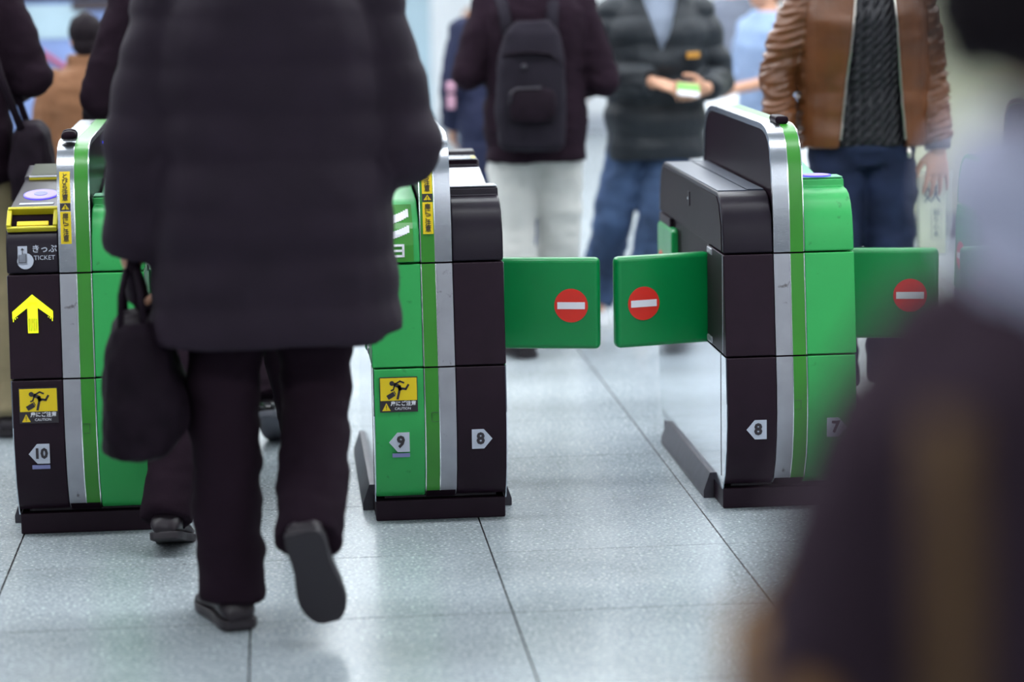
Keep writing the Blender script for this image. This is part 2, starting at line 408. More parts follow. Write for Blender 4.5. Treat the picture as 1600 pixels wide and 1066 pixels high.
def warning_sign(parent, x, z):
    w, h = 0.0500, 0.0465
    y = front_y(z) - 0.0050
    o = MB().box(x - w, x + w, y, y + 0.006, z - h, z + h).build('warning_sticker', 'ink', parent)
    o['label'] = 'yellow and black caution sticker with a stumbling figure'
    MB().box(x - w + 0.002, x + w - 0.002, y - 0.0006, y, z - h + 0.031, z + h - 0.002).build('yellow_field', 'yellow', o)
    yy = y - 0.0014
    fig = MB()
    cx, cz = x, z + 0.0155
    def st(pts, wd):                               # stroke in x,z
        for (a, b) in zip(pts, pts[1:]):
            a = Vector(a); b = Vector(b); d = (b - a).normalized(); n = Vector((-d.y, d.x)) * wd / 2
            q = [a + n - d * wd * .25, a - n - d * wd * .25, b - n + d * wd * .25, b + n + d * wd * .25]
            fig.prism_y([(cx + p.x, cz + p.y) for p in q], yy, yy + 0.0006)
    fig.disc((cx - 0.0175, cz + 0.0150), 0.0064, yy, yy + 0.0006, 18)
    st([(-0.010, 0.012), (0.002, 0.006), (0.004, -0.002)], 0.0095)
    st([(-0.009, 0.013), (0.004, 0.0205), (0.014, 0.016)], 0.0042)
    st([(-0.010, 0.010), (-0.014, -0.002), (-0.020, -0.004)], 0.0038)
    st([(0.003, -0.001), (-0.003, -0.0265)], 0.0062)
    st([(0.003, 0.002), (0.019, -0.001), (0.026, 0.0105)], 0.0056)
    st([(-0.027, -0.0215), (-0.014, -0.0140)], 0.0125)
    st([(-0.012, -0.006), (-0.008, -0.014)], 0.0022)
    fig.build('stumbling_figure', 'ink', o)
    tri = [(x - 0.044, z - 0.0425), (x - 0.033, z - 0.0215), (x - 0.022, z - 0.0425)]
    t = MB().prism_y(tri, y - 0.0008, y).build('caution_triangle', 'yellow', o)
    ex = MB().box(x - 0.0339, x - 0.0321, y - 0.0014, y - 0.0008, z - 0.0355, z - 0.0270).box(x - 0.0339, x - 0.0321, y - 0.0014, y - 0.0008, z - 0.0395, z - 0.0375)
    ex.build('exclamation_mark', 'ink', o)
    link('lettering', text_mesh('扉にご注意', 0.0135, 0.0004, bold=0.0003), 'white_print', o, loc=(x + 0.012, y - 0.0006, z - 0.0245))
    link('lettering', text_mesh('CAUTION', 0.0095, 0.0004), 'white_print', o, loc=(x + 0.010, y - 0.0006, z - 0.0375))

def fin_strip(parent, x, m):
    # yellow strips with vertical writing, curved with the front of the fin
    pts = F_MID + F_FIN
    def seg(z0, z1):
        zs = [z0 + (z1 - z0) * i / 8 for i in range(9)]
        out = []
        for z in zs:
            for (y0, a), (y1, b) in zip(F_FIN, F_FIN[1:]):
                if a <= z <= b: out.append((y0 + (y1 - y0) * (z - a) / (b - a) - YC - 0.002, z)); break
        return out
    def yat(z):
        for (y0, a), (y1, b) in zip(F_FIN, F_FIN[1:]):
            if a <= z <= b: return y0 + (y1 - y0) * (z - a) / (b - a) - YC
    for z0, z1, body in ((0.880, 0.960, 'とびら注意'), (0.775, 0.858, '扉にご注意')):
        o = MB().band(seg(z0, z1), 0.004, x - 0.0135, x + 0.0135).build('yellow_strip', 'yellow', parent)
        n = len(body); st = (z1 - z0 - 0.010) / n
        for i, ch in enumerate(body):
            z = z1 - 0.005 - st * (i + 0.5)
            link('lettering', text_mesh(ch, 0.0165, 0.0004, bold=0.0002), 'ink', o, loc=(x, yat(z) - 0.0030, z), rot=(-math.atan2(yat(z + .01) - yat(z - .01), .02), 0, 0))
    o = MB().band(seg(0.860, 0.879), 0.004, x - 0.0135, x + 0.0135).build('triangle_patch', 'ink', parent)
    y = yat(0.87)
    MB().prism_y([(x - 0.0115, 0.8615), (x, 0.8775), (x + 0.0115, 0.8615)], y - 0.0035, y - 0.0022).build('caution_triangle', 'yellow', o)
    MB().box(x - 0.0010, x + 0.0010, y - 0.0042, y - 0.0035, 0.8670, 0.8735).box(x - 0.0010, x + 0.0010, y - 0.0042, y - 0.0035, 0.8635, 0.8655).build('exclamation_mark', 'ink', o)

def make_flap(parent, hx, hy, tx, ty, side):
    # padded swing door from hinge (hx,hy) to tip (tx,ty), local coordinates
    d = Vector((tx - hx, ty - hy)); ln = d.length; ang = math.atan2(d.y, d.x)
    t = 0.021
    mb = MB().box(0, ln, -t, t, 0.418, 0.671)
    o = mb.build('flap', 'flap_green', parent, bevel=0.014, seg=3, loc=(hx, hy, 0), rot=(0, 0, ang))
    # sign faces the street side (-y): in flap coordinates -y if d.x>0 else +y
    sgn = -1 if d.x > 0 else 1
    c = (ln - 0.078, 0.540)
    y0 = sgn * (t + 0.0002); y1 = sgn * (t + 0.0016); y2 = sgn * (t + 0.0024)
    for s_ in (1, -1):
        a0, a1, a2 = s_ * y0, s_ * y1, s_ * y2
        MB().disc(c, 0.0465, min(a0, a1), max(a0, a1), 40).build('no_entry_disc', 'sign_red', o)
        MB().box(c[0] - 0.038, c[0] + 0.038, min(a1, a2), max(a1, a2), c[1] - 0.0095, c[1] + 0.0095).build('white_bar', 'white_print', o)
    return o

def make_gate(xl, m, label, bk, gk, name='ticket_gate'):
    """xl: left edge; m=1: black cabinet left, green right; m=-1 mirrored. bk/gk hood kinds"""
    g = thing(name, label, 'ticket gate', (xl + GW / 2, YC, 0), 0, 'row of ticket gates')
    def X(a, b): return (min(m * a, m * b), max(m * a, m * b))
    # plinth and rails
    MB().box(-0.174, 0.174, 6.888 - YC, 7.972 - YC, 0, 0.056).build('plinth', 'black_plastic', g, bevel=0.004)
    for s_ in (-1, 1):
        xo = s_ * 0.174
        prof = [(xo, 0.0), (xo + s_ * 0.030, 0.0), (xo + s_ * 0.030, 0.020), (xo + s_ * 0.012, 0.072), (xo, 0.072)]
        MB().prism_y(prof, 7.03 - YC, 7.83 - YC).build('kick_rail', 'rail_metal', g, bevel=0.002)
    # the inner body
    MB().box(-0.150, 0.150, 6.90 - YC, 7.96 - YC, 0.06, 0.76).build('inner_body', 'seam', g)
    cabs = (('b', -0.1765, -0.0425, 'black_plastic', bk), ('g', 0.0425, 0.1765, 'green_paint', gk))
    for key, a, b, mt, kind in cabs:
        x0, x1 = X(a, b)
        out = m * (-1 if key == 'b' else 1)             # outward direction of this cabinet's lane side
        side_x = out * 0.1765
        lo = loc_(F_LOW + rear(F_LOW))
        # lower shell, stops short of the steel side plate
        xa, xb = (x0 + 0.003, x1) if out < 0 else (x0, x1 - 0.003)
        MB().prism_x(lo, xa, xb).build('lower_panel', mt, g, bevel=0.003)
        mb = MB().prism_x(loc_([(6.885, 0.055), (6.850, 0.10), (6.826, 0.170), (6.815, 0.24), (6.813, 0.30), (6.823, 0.424)] + rear([(6.885, 0.055), (6.850, 0.10), (6.826, 0.170), (6.815, 0.24), (6.813, 0.30), (6.823, 0.424)])), min(side_x, side_x - out * 0.003), max(side_x, side_x - out * 0.003))
        mb.build('side_plate', 'steel_side', g)
        MB().box(min(side_x, side_x + out * 0.0008), max(side_x, side_x + out * 0.0008), 6.898 - YC, 6.902 - YC, 0.09, 0.423).build('plate_seam', 'seam', g)
        # middle section: columns at both ends, recess between
        midf = F_MID + [(7.115, 0.6965), (7.115, 0.4285)]
        MB().prism_x(loc_(midf), x0, x1).build('middle_panel', mt, g, bevel=0.003)
        midr = rear(F_MID) + [(7.80, 0.4285), (7.80, 0.6965)]
        MB().prism_x(loc_(midr), x0, x1).build('middle_panel', mt, g, bevel=0.003)
        MB().box(min(side_x - out * 0.035, side_x - out * 0.012), max(side_x - out * 0.035, side_x - out * 0.012), 7.115 - YC, 7.80 - YC, 0.424, 0.70).build('recess_panel', 'black_gloss', g)
        # bright edge strip on the column and hinge blocks
        MB().box(min(side_x, side_x + out * 0.0015), max(side_x, side_x + out * 0.0015), 6.858 - YC, 6.866 - YC, 0.432, 0.694).build('edge_strip', 'silver_paint', g)
        for z in (0.432, 0.676):
            MB().box(min(side_x - out * 0.010, side_x + out * 0.004), max(side_x - out * 0.010, side_x + out * 0.004), 7.03 - YC, 7.10 - YC, z, z + 0.018).build('hinge_block', 'silver_paint', g, bevel=0.003)
        # hood
        hm = 'black_hood' if key == 'b' else 'green_paint'
        o = MB().prism_x(loc_(hood_profile(kind)), x0, x1).build('hood', hm, g, bevel=0.005, seg=3)
        smat = 'black_gloss' if key == 'b' else ('grey_machine' if kind != 'exit' else 'green_paint')
        sp = [(6.875, 0.705), (6.880, 0.77), (6.915, 0.825), (6.95, 0.845)]
        MB().prism_x(loc_(sp + rear(sp)), min(side_x, side_x + out * 0.002), max(side_x, side_x + out * 0.002)).build('hood_side_plate', smat, g)
        # deck plates on top
        xi, xo_ = x0 + 0.006, x1 - 0.006
        if kind == 'plain':
            mid = side_x - out * 0.082
            MB().box(min(side_x - out * 0.004, mid), max(side_x - out * 0.004, mid), 6.955 - YC, 7.90 - YC, 0.857, 0.8595).build('deck_plate', 'hood_top', g)
            MB().box(min(mid - out * 0.003, side_x - out * 0.130), max(mid - out * 0.003, side_x - out * 0.130), 6.965 - YC, 7.90 - YC, 0.857, 0.8605).build('deck_plate', 'hood_top', g)
            p = MB().box(min(side_x + out * 0.002, side_x + out * 0.004), max(side_x + out * 0.002, side_x + out * 0.004), 7.40 - YC, 7.425 - YC, 0.775, 0.815).build('lock_plate', 'black_plastic', g)
            MB().box(min(side_x + out * 0.004, side_x + out * 0.006), max(side_x + out * 0.004, side_x + out * 0.006), 7.407 - YC, 7.418 - YC, 0.792, 0.800).build('key_slot', 'chrome', p)
        if kind == 'exit':
            dm = 'brushed_steel' if key == 'b' else 'mint_top'
            MB().prism_x(loc_([(7.07, 0.8500), (7.27, 0.8520), (7.548, 0.8838), (7.548, 0.8872), (7.27, 0.8558), (7.07, 0.8538)]), xi, xo_).build('deck_plate', dm, g)
            MB().box(xi - 0.003, xo_ + 0.003, 6.982 - YC, 7.058 - YC, 0.884, 0.8865).build('lip_plate', dm if key == 'b' else 'mint_top', g)
            MB().box(xi, xo_, 7.612 - YC, 7.755 - YC, 0.905, 0.9075).build('module_plate', dm, g)
            MB().box(xi, xo_, 7.6035 - YC, 7.6075 - YC, 0.8885, 0.9035).build('display_window', 'black_gloss' if key == 'b' else 'dark_green_strip', g)
            if key == 'g':
                xs = m * (a + 0.058)
                MB().prism_x(loc_([(7.07, 0.8510), (7.27, 0.8530), (7.56, 0.8845), (7.56, 0.8885), (7.27, 0.8568), (7.07, 0.8548)]), xs - 0.004, xs + 0.004).build('deck_groove', 'seam', g)
                MB().box(xs - 0.005, xs + 0.005, 7.60 - YC, 7.77 - YC, 0.878, 0.9095).build('deck_groove', 'seam', g)
            else:
                MB().box(m * (a + 0.020), m * (a + 0.020) + 0.012, 7.63 - YC, 7.70 - YC, 0.9075, 0.9085).build('corner_mark', 'yellow_dull', g)
        if kind == 'entry':
            dz = lambda y: 0.858 + (y - 6.985) * (0.034 / 0.455)
            tl = math.atan2(0.034, 0.455)
            cx = (x0 + x1) / 2
            if key == 'b':
                MB().prism_x(loc_([(7.446, 0.9025), (7.595, 0.9205), (7.595, 0.9245), (7.446, 0.9065)]), xi + 0.012, xo_).build('display_screen', 'display', g)
                MB().box(xi + 0.008, xo_, 7.438 - YC, 7.443 - YC, 0.893, 0.900).build('display_rim', 'yellow_dull', g)
                MB().box(xi + 0.008, xo_, 7.437 - YC, 7.443 - YC, 0.900, 0.9045).build('display_edge', 'white_print', g)
                rg = MB(); yc = 7.185
                def ring(r0, n=36): return [(cx + math.cos(2 * PI * k / n) * r0, yc + math.sin(2 * PI * k / n) * r0 * 1.7) for k in range(n)]
                def slab(pts, h0, h1):
                    n = len(pts)
                    return MB().add([(x, y - YC, dz(y) + h0) for x, y in pts] + [(x, y - YC, dz(y) + h1) for x, y in pts],
                                    [tuple(range(n)), tuple(range(2 * n - 1, n - 1, -1))] + [(i, (i + 1) % n, (i + 1) % n + n, i + n) for i in range(n)])
                rd = slab(ring(0.046), 0, 0.003).build('card_reader', 'ring_rim', g)
                slab(ring(0.0425), 0.003, 0.004).build('lit_ring', 'ring_light', rd)
                slab(ring(0.018), 0.004, 0.005).build('reader_badge', 'tag_blue', rd)
                slab([(cx - 0.045, 7.03), (cx + 0.045, 7.03), (cx + 0.045, 7.055), (cx - 0.045, 7.055)], 0, 0.002).build('reader_caption', 'tag_grey', g)
                # ticket slot: frame standing on the sloping front
                n_ = Vector((0, -0.038, 0.059)).normalized(); e = Vector((0, 0.059, 0.038)).normalized(); o0 = Vector((0, 6.890 - YC, 0.8105))
                def fr(u0, u1, v0, v1, h0, h1, nm, mt_, par):
                    pts = []
                    for h in (h0, h1):
                        for (u, v) in ((u0, v0), (u1, v0), (u1, v1), (u0, v1)):
                            q = o0 + e * v + n_ * h; pts.append((cx + u, q.y, q.z))
                    return MB().add(pts, [(0, 1, 2, 3), (7, 6, 5, 4), (0, 4, 5, 1), (1, 5, 6, 2), (2, 6, 7, 3), (3, 7, 4, 0)]).build(nm, mt_, par, bevel=0.002)
                sl = fr(-0.062, 0.062, -0.002, 0.066, 0.0, 0.004, 'ticket_slot', 'black_gloss', g)
                fr(-0.064, 0.064, 0.058, 0.068, 0.0, 0.024, 'slot_rim', 'yellow_dull', sl)
                fr(-0.064, 0.064, -0.010, -0.001, 0.0, 0.014, 'slot_rim', 'yellow_dull', sl)
                fr(-0.066, -0.054, -0.004, 0.064, 0.0, 0.020, 'slot_rim', 'yellow_dull', sl)
                fr(0.054, 0.066, -0.004, 0.064, 0.0, 0.020, 'slot_rim', 'yellow_dull', sl)
                fr(-0.040, 0.042, 0.004, 0.022, 0.004, 0.012, 'slot_mouth', 'yellow', sl)
                # ticket pictogram and words on the rounded front
                py_ = front_y(0.745) - 0.004
                ic = MB().disc((-0.018, -0.012), 0.021, 0, 0.004, 28).box(-0.037, -0.013, 0, 0.004, -0.022, 0.027).build('ticket_pictogram', 'tag_grey', g, loc=(cx, py_, 0.745), rot=(-0.17, 0, 0))
                ar = MB().box(-0.0258, -0.0242, -0.0008, 0, 0.006, 0.018).prism_y([(-0.0300, 0.0165), (-0.025, 0.0225), (-0.0200, 0.0165)], -0.0008, 0)
                ar.box(-0.0345, -0.0335, -0.0008, 0, -0.016, 0.006).box(-0.0165, -0.0155, -0.0008, 0, -0.016, 0.006).box(-0.0345, -0.0155, -0.0008, 0, -0.016, -0.015)
                ar.build('pictogram_arrow', 'ink', ic)
                link('lettering', text_mesh('きっぷ', 0.022, 0.0005, bold=0.0003), 'tag_grey', g, loc=(cx + 0.031, front_y(0.758) - 0.001, 0.762), rot=(-0.18, 0, 0))
                link('lettering', text_mesh('TICKET', 0.0165, 0.0005), 'tag_grey', g, loc=(cx + 0.031, front_y(0.74) - 0.001, 0.740), rot=(-0.12, 0, 0))
                # arrow of yellow diodes
                z = 0.597; yy = front_y(z) - 0.0035; ax = cx - 0.004
                tlt = math.atan2(0.012, 0.10)
                A = MB()
                def q(pts): A.prism_y([(px, pz) for px, pz in pts], 0, 0.003)
                q([(0, 0.050), (-0.052, 0.006), (-0.052, -0.012), (-0.050, -0.012), (0, 0.026)])
                q([(0, 0.050), (0, 0.026), (0.050, -0.012), (0.052, -0.012), (0.052, 0.006)])
                A.box(-0.013, 0.013, 0, 0.003, -0.012, 0.030)
                for k in range(6): A.box(-0.013 + k * 0.0047, -0.0105 + k * 0.0047, 0, 0.003, -0.047, -0.012)
                A.box(-0.013, 0.013, 0, 0.003, -0.050, -0.046)
                for s2 in (-1, 1):
                    for k in range(3): A.box(s2 * (0.050 - k * 0.005) - 0.001, s2 * (0.050 - k * 0.005) + 0.001, 0, 0.003, -0.020 + k * 0.006, -0.010)
                A.build('lit_arrow', 'led_arrow', g, loc=(ax, yy, z), rot=(-tlt, 0, 0))['label'] = 'lit yellow-green arrow pointing up'
            else:
                # dark green sticker with white hand sweep and box mark on the rounded front
                def patch(u0, u1, z0, z1, off, th):
                    zs = [z0 + (z1 - z0) * i / 10 for i in range(11)]
                    pts = hood_profile('entry')
                    def yy(z):
                        for (ya, za), (yb, zb) in zip(pts, pts[1:]):
                            if za <= z <= zb: return ya + (yb - ya) * (z - za) / (zb - za) - YC
                        return 6.95 - YC
                    return MB().band([(yy(z) - off, z) for z in zs], th, u0, u1)
                s_ = patch(cx - 0.056, cx + 0.050, 0.704, 0.846, 0.003, 0.003).build('card_sticker', 'dark_green_strip', g)
                def sweep(z0, h, off):
                    out_ = MB()
                    for k in range(14):
                        u = k / 13.0
                        zc = z0 + 0.020 * u * u
                        out_.v += []
                        patch(cx - 0.050 + 0.084 * u, cx - 0.050 + 0.084 * u + 0.0067, zc - h * (0.6 + 0.4 * u) * .5, zc + h * (0.6 + 0.4 * u) * .5, off, 0.0015)
                        p_ = patch(cx - 0.050 + 0.084 * u, cx - 0.050 + 0.084 * u + 0.0067, zc - h * .5, zc + h * .5, off, 0.0015)
                        out_.add(p_.v, p_.f)
                    return out_
                sweep(0.768, 0.018, 0.0048).build('white_sweep', 'white_print', s_)
                sweep(0.806, 0.018, 0.0048).build('white_sweep', 'white_print', s_)
                e_ = MB()
                for z0 in (0.716, 0.730, 0.744): 
                    p_ = patch(cx - 0.002, cx + 0.026, z0, z0 + 0.006, 0.0048, 0.0015); e_.add(p_.v, p_.f)
                p_ = patch(cx + 0.020, cx + 0.026, 0.716, 0.750, 0.0048, 0.0015); e_.add(p_.v, p_.f)
                e_.build('white_box_mark', 'white_print', s_)
    # the fin between the two cabinets
    fin = loc_(F_LOW + F_MID + F_FIN[1:]); fin = fin + [(-y, z) for y, z in reversed(fin)]
    ins = [(y * 0.988, z - 0.006) for y, z in fin]
    MB().prism_x(ins, -0.0385, 0.0385).build('fin_panel', 'black_gloss', g)
    top = loc_(F_FIN); top = top + [(-y, z) for y, z in reversed(top)]
    def mirror_y(p): return [(-y, z) for y, z in reversed(p)]
    for nm, a, b, mt_up, mt_lo in (('silver_trim', -0.0410, 0.0015, 'brushed_steel', 'silver_paint'), ('green_trim', 0.0040, 0.0395, 'dark_green_strip', 'dark_green_strip')):
        x0, x1 = X(a, b)
        for path, mm in ((loc_(F_LOW), mt_lo), (loc_(F_MID), mt_lo), (top, mt_up), (mirror_y(loc_(F_MID)), mt_lo), (mirror_y(loc_(F_LOW)), mt_lo)):
            o = MB().band(path, 0.016, x0, x1).build(nm, mm, g); smooth_by_angle(o.data)
    for a in (0.0015, 0.0395):
        x0, x1 = X(a, a + 0.0025)
        for path in (loc_(F_LOW), loc_(F_MID), top):
            pth = [(y - 0.0012 if path is not top else y, z + (0.0008 if path is top else 0)) for y, z in path]
            o = MB().band(pth, 0.014, x0, x1).build('chrome_edge', 'chrome', g); smooth_by_angle(o.data)
    # small hatch outline on the lower trim
    z = 0.295; y = front_y(z)
    for (a0, a1, z0, z1) in ((0.006, 0.024, z + 0.012, z + 0.0128), (0.006, 0.024, z - 0.0128, z - 0.012), (0.0232, 0.024, z - 0.012, z + 0.012)):
        x0, x1 = X(a0, a1)
        MB().box(x0, x1, y - 0.001, y + 0.002, z0, z1).build('hatch_line', 'rail_metal', g)
    return g

def sensor(g, x, y, n=1):
    for k in range(n):
        MB().tube([(x - 0.012 - k * 0.004, y + k * 0.075, 1.038), (x - 0.012 - k * 0.004, y + k * 0.075, 1.048), (x - 0.012 - k * 0.004, y + k * 0.075, 1.056), (x - 0.012 - k * 0.004, y + k * 0.075, 1.059)], [0.021, 0.021, 0.016, 0.006], 18).build('sensor_dome', 'black_gloss', g, smooth=True)

gA = make_gate(-0.704, 1, 'ticket gate with the lit yellow arrow, ticket slot and number 10', 'entry', 'exit')
sensor(gA, 0.0, 6.99 - YC, 2)
number_tag(gA, '10', -0.107, 0.232, 'left', 1, True); warning_sign(gA, -0.106, 0.360); fin_strip(gA, -0.0205, 1)
for (y, z) in ((7.56, 0.985), (7.66, 0.995)):
    MB().ball((0.0395, y - YC, z), (0.002, 0.006, 0.004)).build('blue_diode', 'led_blue', gA)
gC = make_gate(0.2365, -1, 'ticket gate between lanes 9 and 8, green left and black right half', 'exit', 'entry')
number_tag(gC, '9', -0.108, 0.230, 'left', -1, True); number_tag(gC, '8', 0.105, 0.232, 'right', -1); warning_sign(gC, -0.110, 0.358); fin_strip(gC, -0.0195, -1)
sensor(gC, 0.012, 7.02 - YC, 1)
gD = make_gate(1.177, 1, 'ticket gate between lanes 8 and 7, black left and green right half', 'plain', 'exit')
number_tag(gD, '8', -0.094, 0.231, 'left', 1); number_tag(gD, '7', 0.118, 0.231, 'right', 1)
MB().box(-0.006, 0.030, 7.00 - YC, 7.10 - YC, 1.031, 1.052).build('sensor_block', 'black_gloss', gD, bevel=0.008, seg=3)
rd = MB().disc((0, 0), 0.043, -0.0015, 0.0015, 36).build('card_reader', 'ring_rim', gD, loc=(0.107, 7.022 - YC, 0.8885), rot=(PI / 2, 0, 0))
MB().disc((0, 0), 0.036, 0.0015, 0.0025, 36).build('lit_ring', 'ring_light', rd)
gE = make_gate(2.118, -1, 'far right ticket gate behind the blurred passer-by', 'exit', 'plain')
# closed swing doors: lane 8 and lane 7; folded ones elsewhere
H1 = 7.165 - YC; T1 = 7.095 - YC
for g, hx, tx in ((gC, 0.165, 0.636 - 0.35 + 0.177 - 0.0), (gD, -0.165, -0.438), (gD, 0.165, 0.470), (gE, -0.165, -0.405)):
    make_flap(g, hx, H1, tx, T1, 1)
for g, s_ in ((gA, -1), (gA, 1), (gC, -1)):
    make_flap(g, s_ * 0.1625, 7.15 - YC, s_ * 0.1625, 7.42 - YC, 1)
for g, s_ in ((gA, -1), (gA, 1), (gC, -1), (gC, 1), (gD, -1), (gD, 1), (gE, -1)):
    make_flap(g, s_ * 0.1625, 7.72 - YC, s_ * 0.1640, 8.005 - YC, 1)
# ------------------------------------------------------------------ people
def remesh(mb, voxel, smooth=4, displace=None, cut=None, thick=0.0):
    me = mb.mesh('tmp')
    o = bpy.data.objects.new('tmp', me); COL.objects.link(o)
    r = o.modifiers.new('r', 'REMESH'); r.mode = 'VOXEL'; r.voxel_size = voxel
    if smooth:
        s_ = o.modifiers.new('s', 'SMOOTH'); s_.factor = 0.5; s_.iterations = smooth
    dg = bpy.context.evaluated_depsgraph_get()
    out = bpy.data.meshes.new_from_object(o.evaluated_get(dg))
    bpy.data.objects.remove(o); bpy.data.meshes.remove(me)
    out.materials.clear()
    if displace:
        nm = [v.normal.copy() for v in out.vertices]
        for v, n in zip(out.vertices, nm): v.co = v.co + n * displace(v.co, n)
    if cut:
        bm = bmesh.new(); bm.from_mesh(out)
        dead = [f for f in bm.faces if cut(f.calc_center_median())]
        bmesh.ops.delete(bm, geom=dead, context='FACES')
        bv = [v for v in bm.verts if v.is_boundary]
        for it in range(14):
            new = []
            for v in bv:
                nb = [e.other_vert(v).co for e in v.link_edges if e.is_boundary]
                new.append(v.co.lerp((nb[0] + nb[1]) / 2, .6) if len(nb) == 2 else v.co.copy())
            for v, c in zip(bv, new): v.co = c
            if it % 3 == 0:
                ring_ = {e.other_vert(v) for v in bv for e in v.link_edges} - set(bv)
                up = [(v, sum((e.other_vert(v).co for e in v.link_edges), Vector()) / len(v.link_edges)) for v in ring_ if v.link_edges]
                for v, c in up: v.co = v.co.lerp(c, .5)
        bm.to_mesh(out); bm.free()
    out.polygons.foreach_set('use_smooth', [True] * len(out.polygons))
    out.update()
    return out

def shell(o, t):
    m = o.modifiers.new('shell', 'SOLIDIFY'); m.thickness = t; m.offset = -1; return o

TORSO = [(0.84, .150, .105, 0), (0.90, .165, .118, -.005), (0.97, .165, .118, -.005), (1.06, .146, .105, 0), (1.18, .156, .115, .005), (1.29, .178, .122, .005), (1.37, .168, .108, 0), (1.43, .110, .082, -.005), (1.47, .062, .060, -.005)]
def ring(z, rx, ry, cx=0, cy=0, n=28, p=2.4):
    out = []
    for k in range(n):
        a = 2 * PI * k / n; c, s = math.cos(a), math.sin(a)
        r = (abs(c) ** p + abs(s) ** p) ** (-1 / p)
        out.append(Vector((cx + r * c * rx, cy + r * s * ry, z)))
    return out

def hand_chains(wr, d, pn, side, curl=0.5, spread=0.10, s=1.0, grip=None):
    """wr wrist point, d finger direction, pn palm normal (fingers curl towards it), side = +1/-1: direction (d x pn)*side of the thumb"""
    d = Vector(d).normalized(); pn = Vector(pn); pn = (pn - d * pn.dot(d)).normalized(); w = d.cross(pn) * side
    mb = MB(); wr = Vector(wr)
    # palm
    rows = []
    for t, hw, th in ((-0.02, .026, .020), (0.02, .031, .018), (0.055, .040, .016), (0.088, .042, .013)):
        c = wr + d * t * s
        rows.append([c + w * (math.cos(2 * PI * k / 16) * hw * s) + pn * (math.sin(2 * PI * k / 16) * th * s) for k in range(16)])
    mb.rings(rows)
    for i, (off, ln, r) in enumerate(((.033, .074, .0088), (.0115, .084, .0090), (-.0105, .078, .0088), (-.032, .060, .0078))):
        a = spread * (1 - i) * 1.0 + spread * 0.5
        dd = (d + w * a * 0.9).normalized()
        p = wr + d * 0.080 * s + w * off * s
        pts = [p]; ang = curl * (0.35 + 0.1 * i)
        cur = dd
        for k, fr in enumerate((0.45, 0.32, 0.23)):
            cur = (dd * math.cos(ang) + pn * math.sin(ang)).normalized()
            p = p + cur * ln * fr * s; pts.append(p); ang += curl * (0.95 - 0.1 * k)
        mb.limb(pts, [r * s * f for f in (1.12, 1.0, 0.92, 0.78)], 10)
    # thumb leaves the side of the palm near its base
    p0 = wr + d * 0.022 * s + w * 0.026 * s
    t1 = (d * 0.62 + w * 0.72 + pn * 0.30).normalized(); t2 = (d * 0.86 + w * 0.36 + pn * 0.42).normalized(); t3 = (d * 0.95 + w * 0.05 + pn * 0.55).normalized()
    p1 = p0 + t1 * 0.036 * s; p2 = p1 + t2 * 0.032 * s; p3 = p2 + t3 * 0.026 * s
    mb.limb([p0, p1, p2, p3], [0.0145 * s, 0.0118 * s, 0.0105 * s, 0.0085 * s], 10)
    return mb

def wrinkle(fx=14, fz=14, amp=0.006, seed=0.0):
    def f(co, n):
        return amp * noise.noise(Vector((co.x * fx + seed, co.y * fx, co.z * fz))) + amp * .5 * noise.noise(Vector((co.x * fx * 2.3, co.y * fx * 2.3 + seed, co.z * fz * 2.3)))
    return f

def shoe(parent, ank, toe, up, s, upper, sole, ln=0.27, wd=0.050, soleh=0.022):
    """ank: ankle point; toe: unit direction heel->toe; up: up direction of the foot"""
    toe = Vector(toe).normalized(); up = Vector(up); up = (up - toe * up.dot(toe)).normalized(); w = toe.cross(up)
    ank = Vector(ank); heel = ank - up * 0.085 * s - toe * 0.065 * s
    def P(t, u, h): return heel + toe * (t * ln * s) + w * (u * s) + up * (h * s)
    sec = [(0.0, .55, .045, 0), (0.06, .78, .075, 0), (0.18, .85, .090, 0), (0.34, .80, .092, 0), (0.48, .84, .074, 0), (0.64, 1.0, .058, 0), (0.80, 1.0, .048, 0.0), (0.92, .80, .040, 0), (0.985, .48, .030, 0)]
    rings_ = []
    for t, ww, h, _ in sec:
        r = []
        for k in range(18):
            a = 2 * PI * k / 18; c, sn = math.cos(a), math.sin(a)
            u = wd * ww * (abs(c) ** 0.8) * (1 if c > 0 else -1)
            hh = soleh * .6 + (h - soleh * .6) * (0.5 + 0.5 * sn)
            r.append(P(t, u * (1 - 0.35 * max(0, sn) ** 2), hh))
        rings_.append(r)
    o = MB().rings(rings_).build('shoe', upper, parent, smooth=True)
    n = 26; bot = []; top = []
    for k in range(n):
        a = 2 * PI * k / n; t = 0.5 - 0.5 * math.cos(a)
        ww = 0.0
        for (t0, w0, _, _), (t1, w1, _, _) in zip(sec, sec[1:]):
            if t0 <= t <= t1: ww = w0 + (w1 - w0) * (t - t0) / (t1 - t0)
        if t > .985: ww = .48
        sg = 1 if a < PI else -1
        if k in (0,): ww = 0.30
        if k == n // 2: ww = 0.2
        u = wd * ww * 1.08 * sg; tt = -0.012 + t * 1.02
        bot.append(P(tt, u * .97, 0)); top.append(P(tt, u, soleh))
    m = MB().add(bot + top, [tuple(range(n)), tuple(range(2 * n - 1, n - 1, -1))] + [(i, (i + 1) % n, (i + 1) % n + n, i + n) for i in range(n)])
    m.build('sole', sole, o, bevel=0.004)
    return o

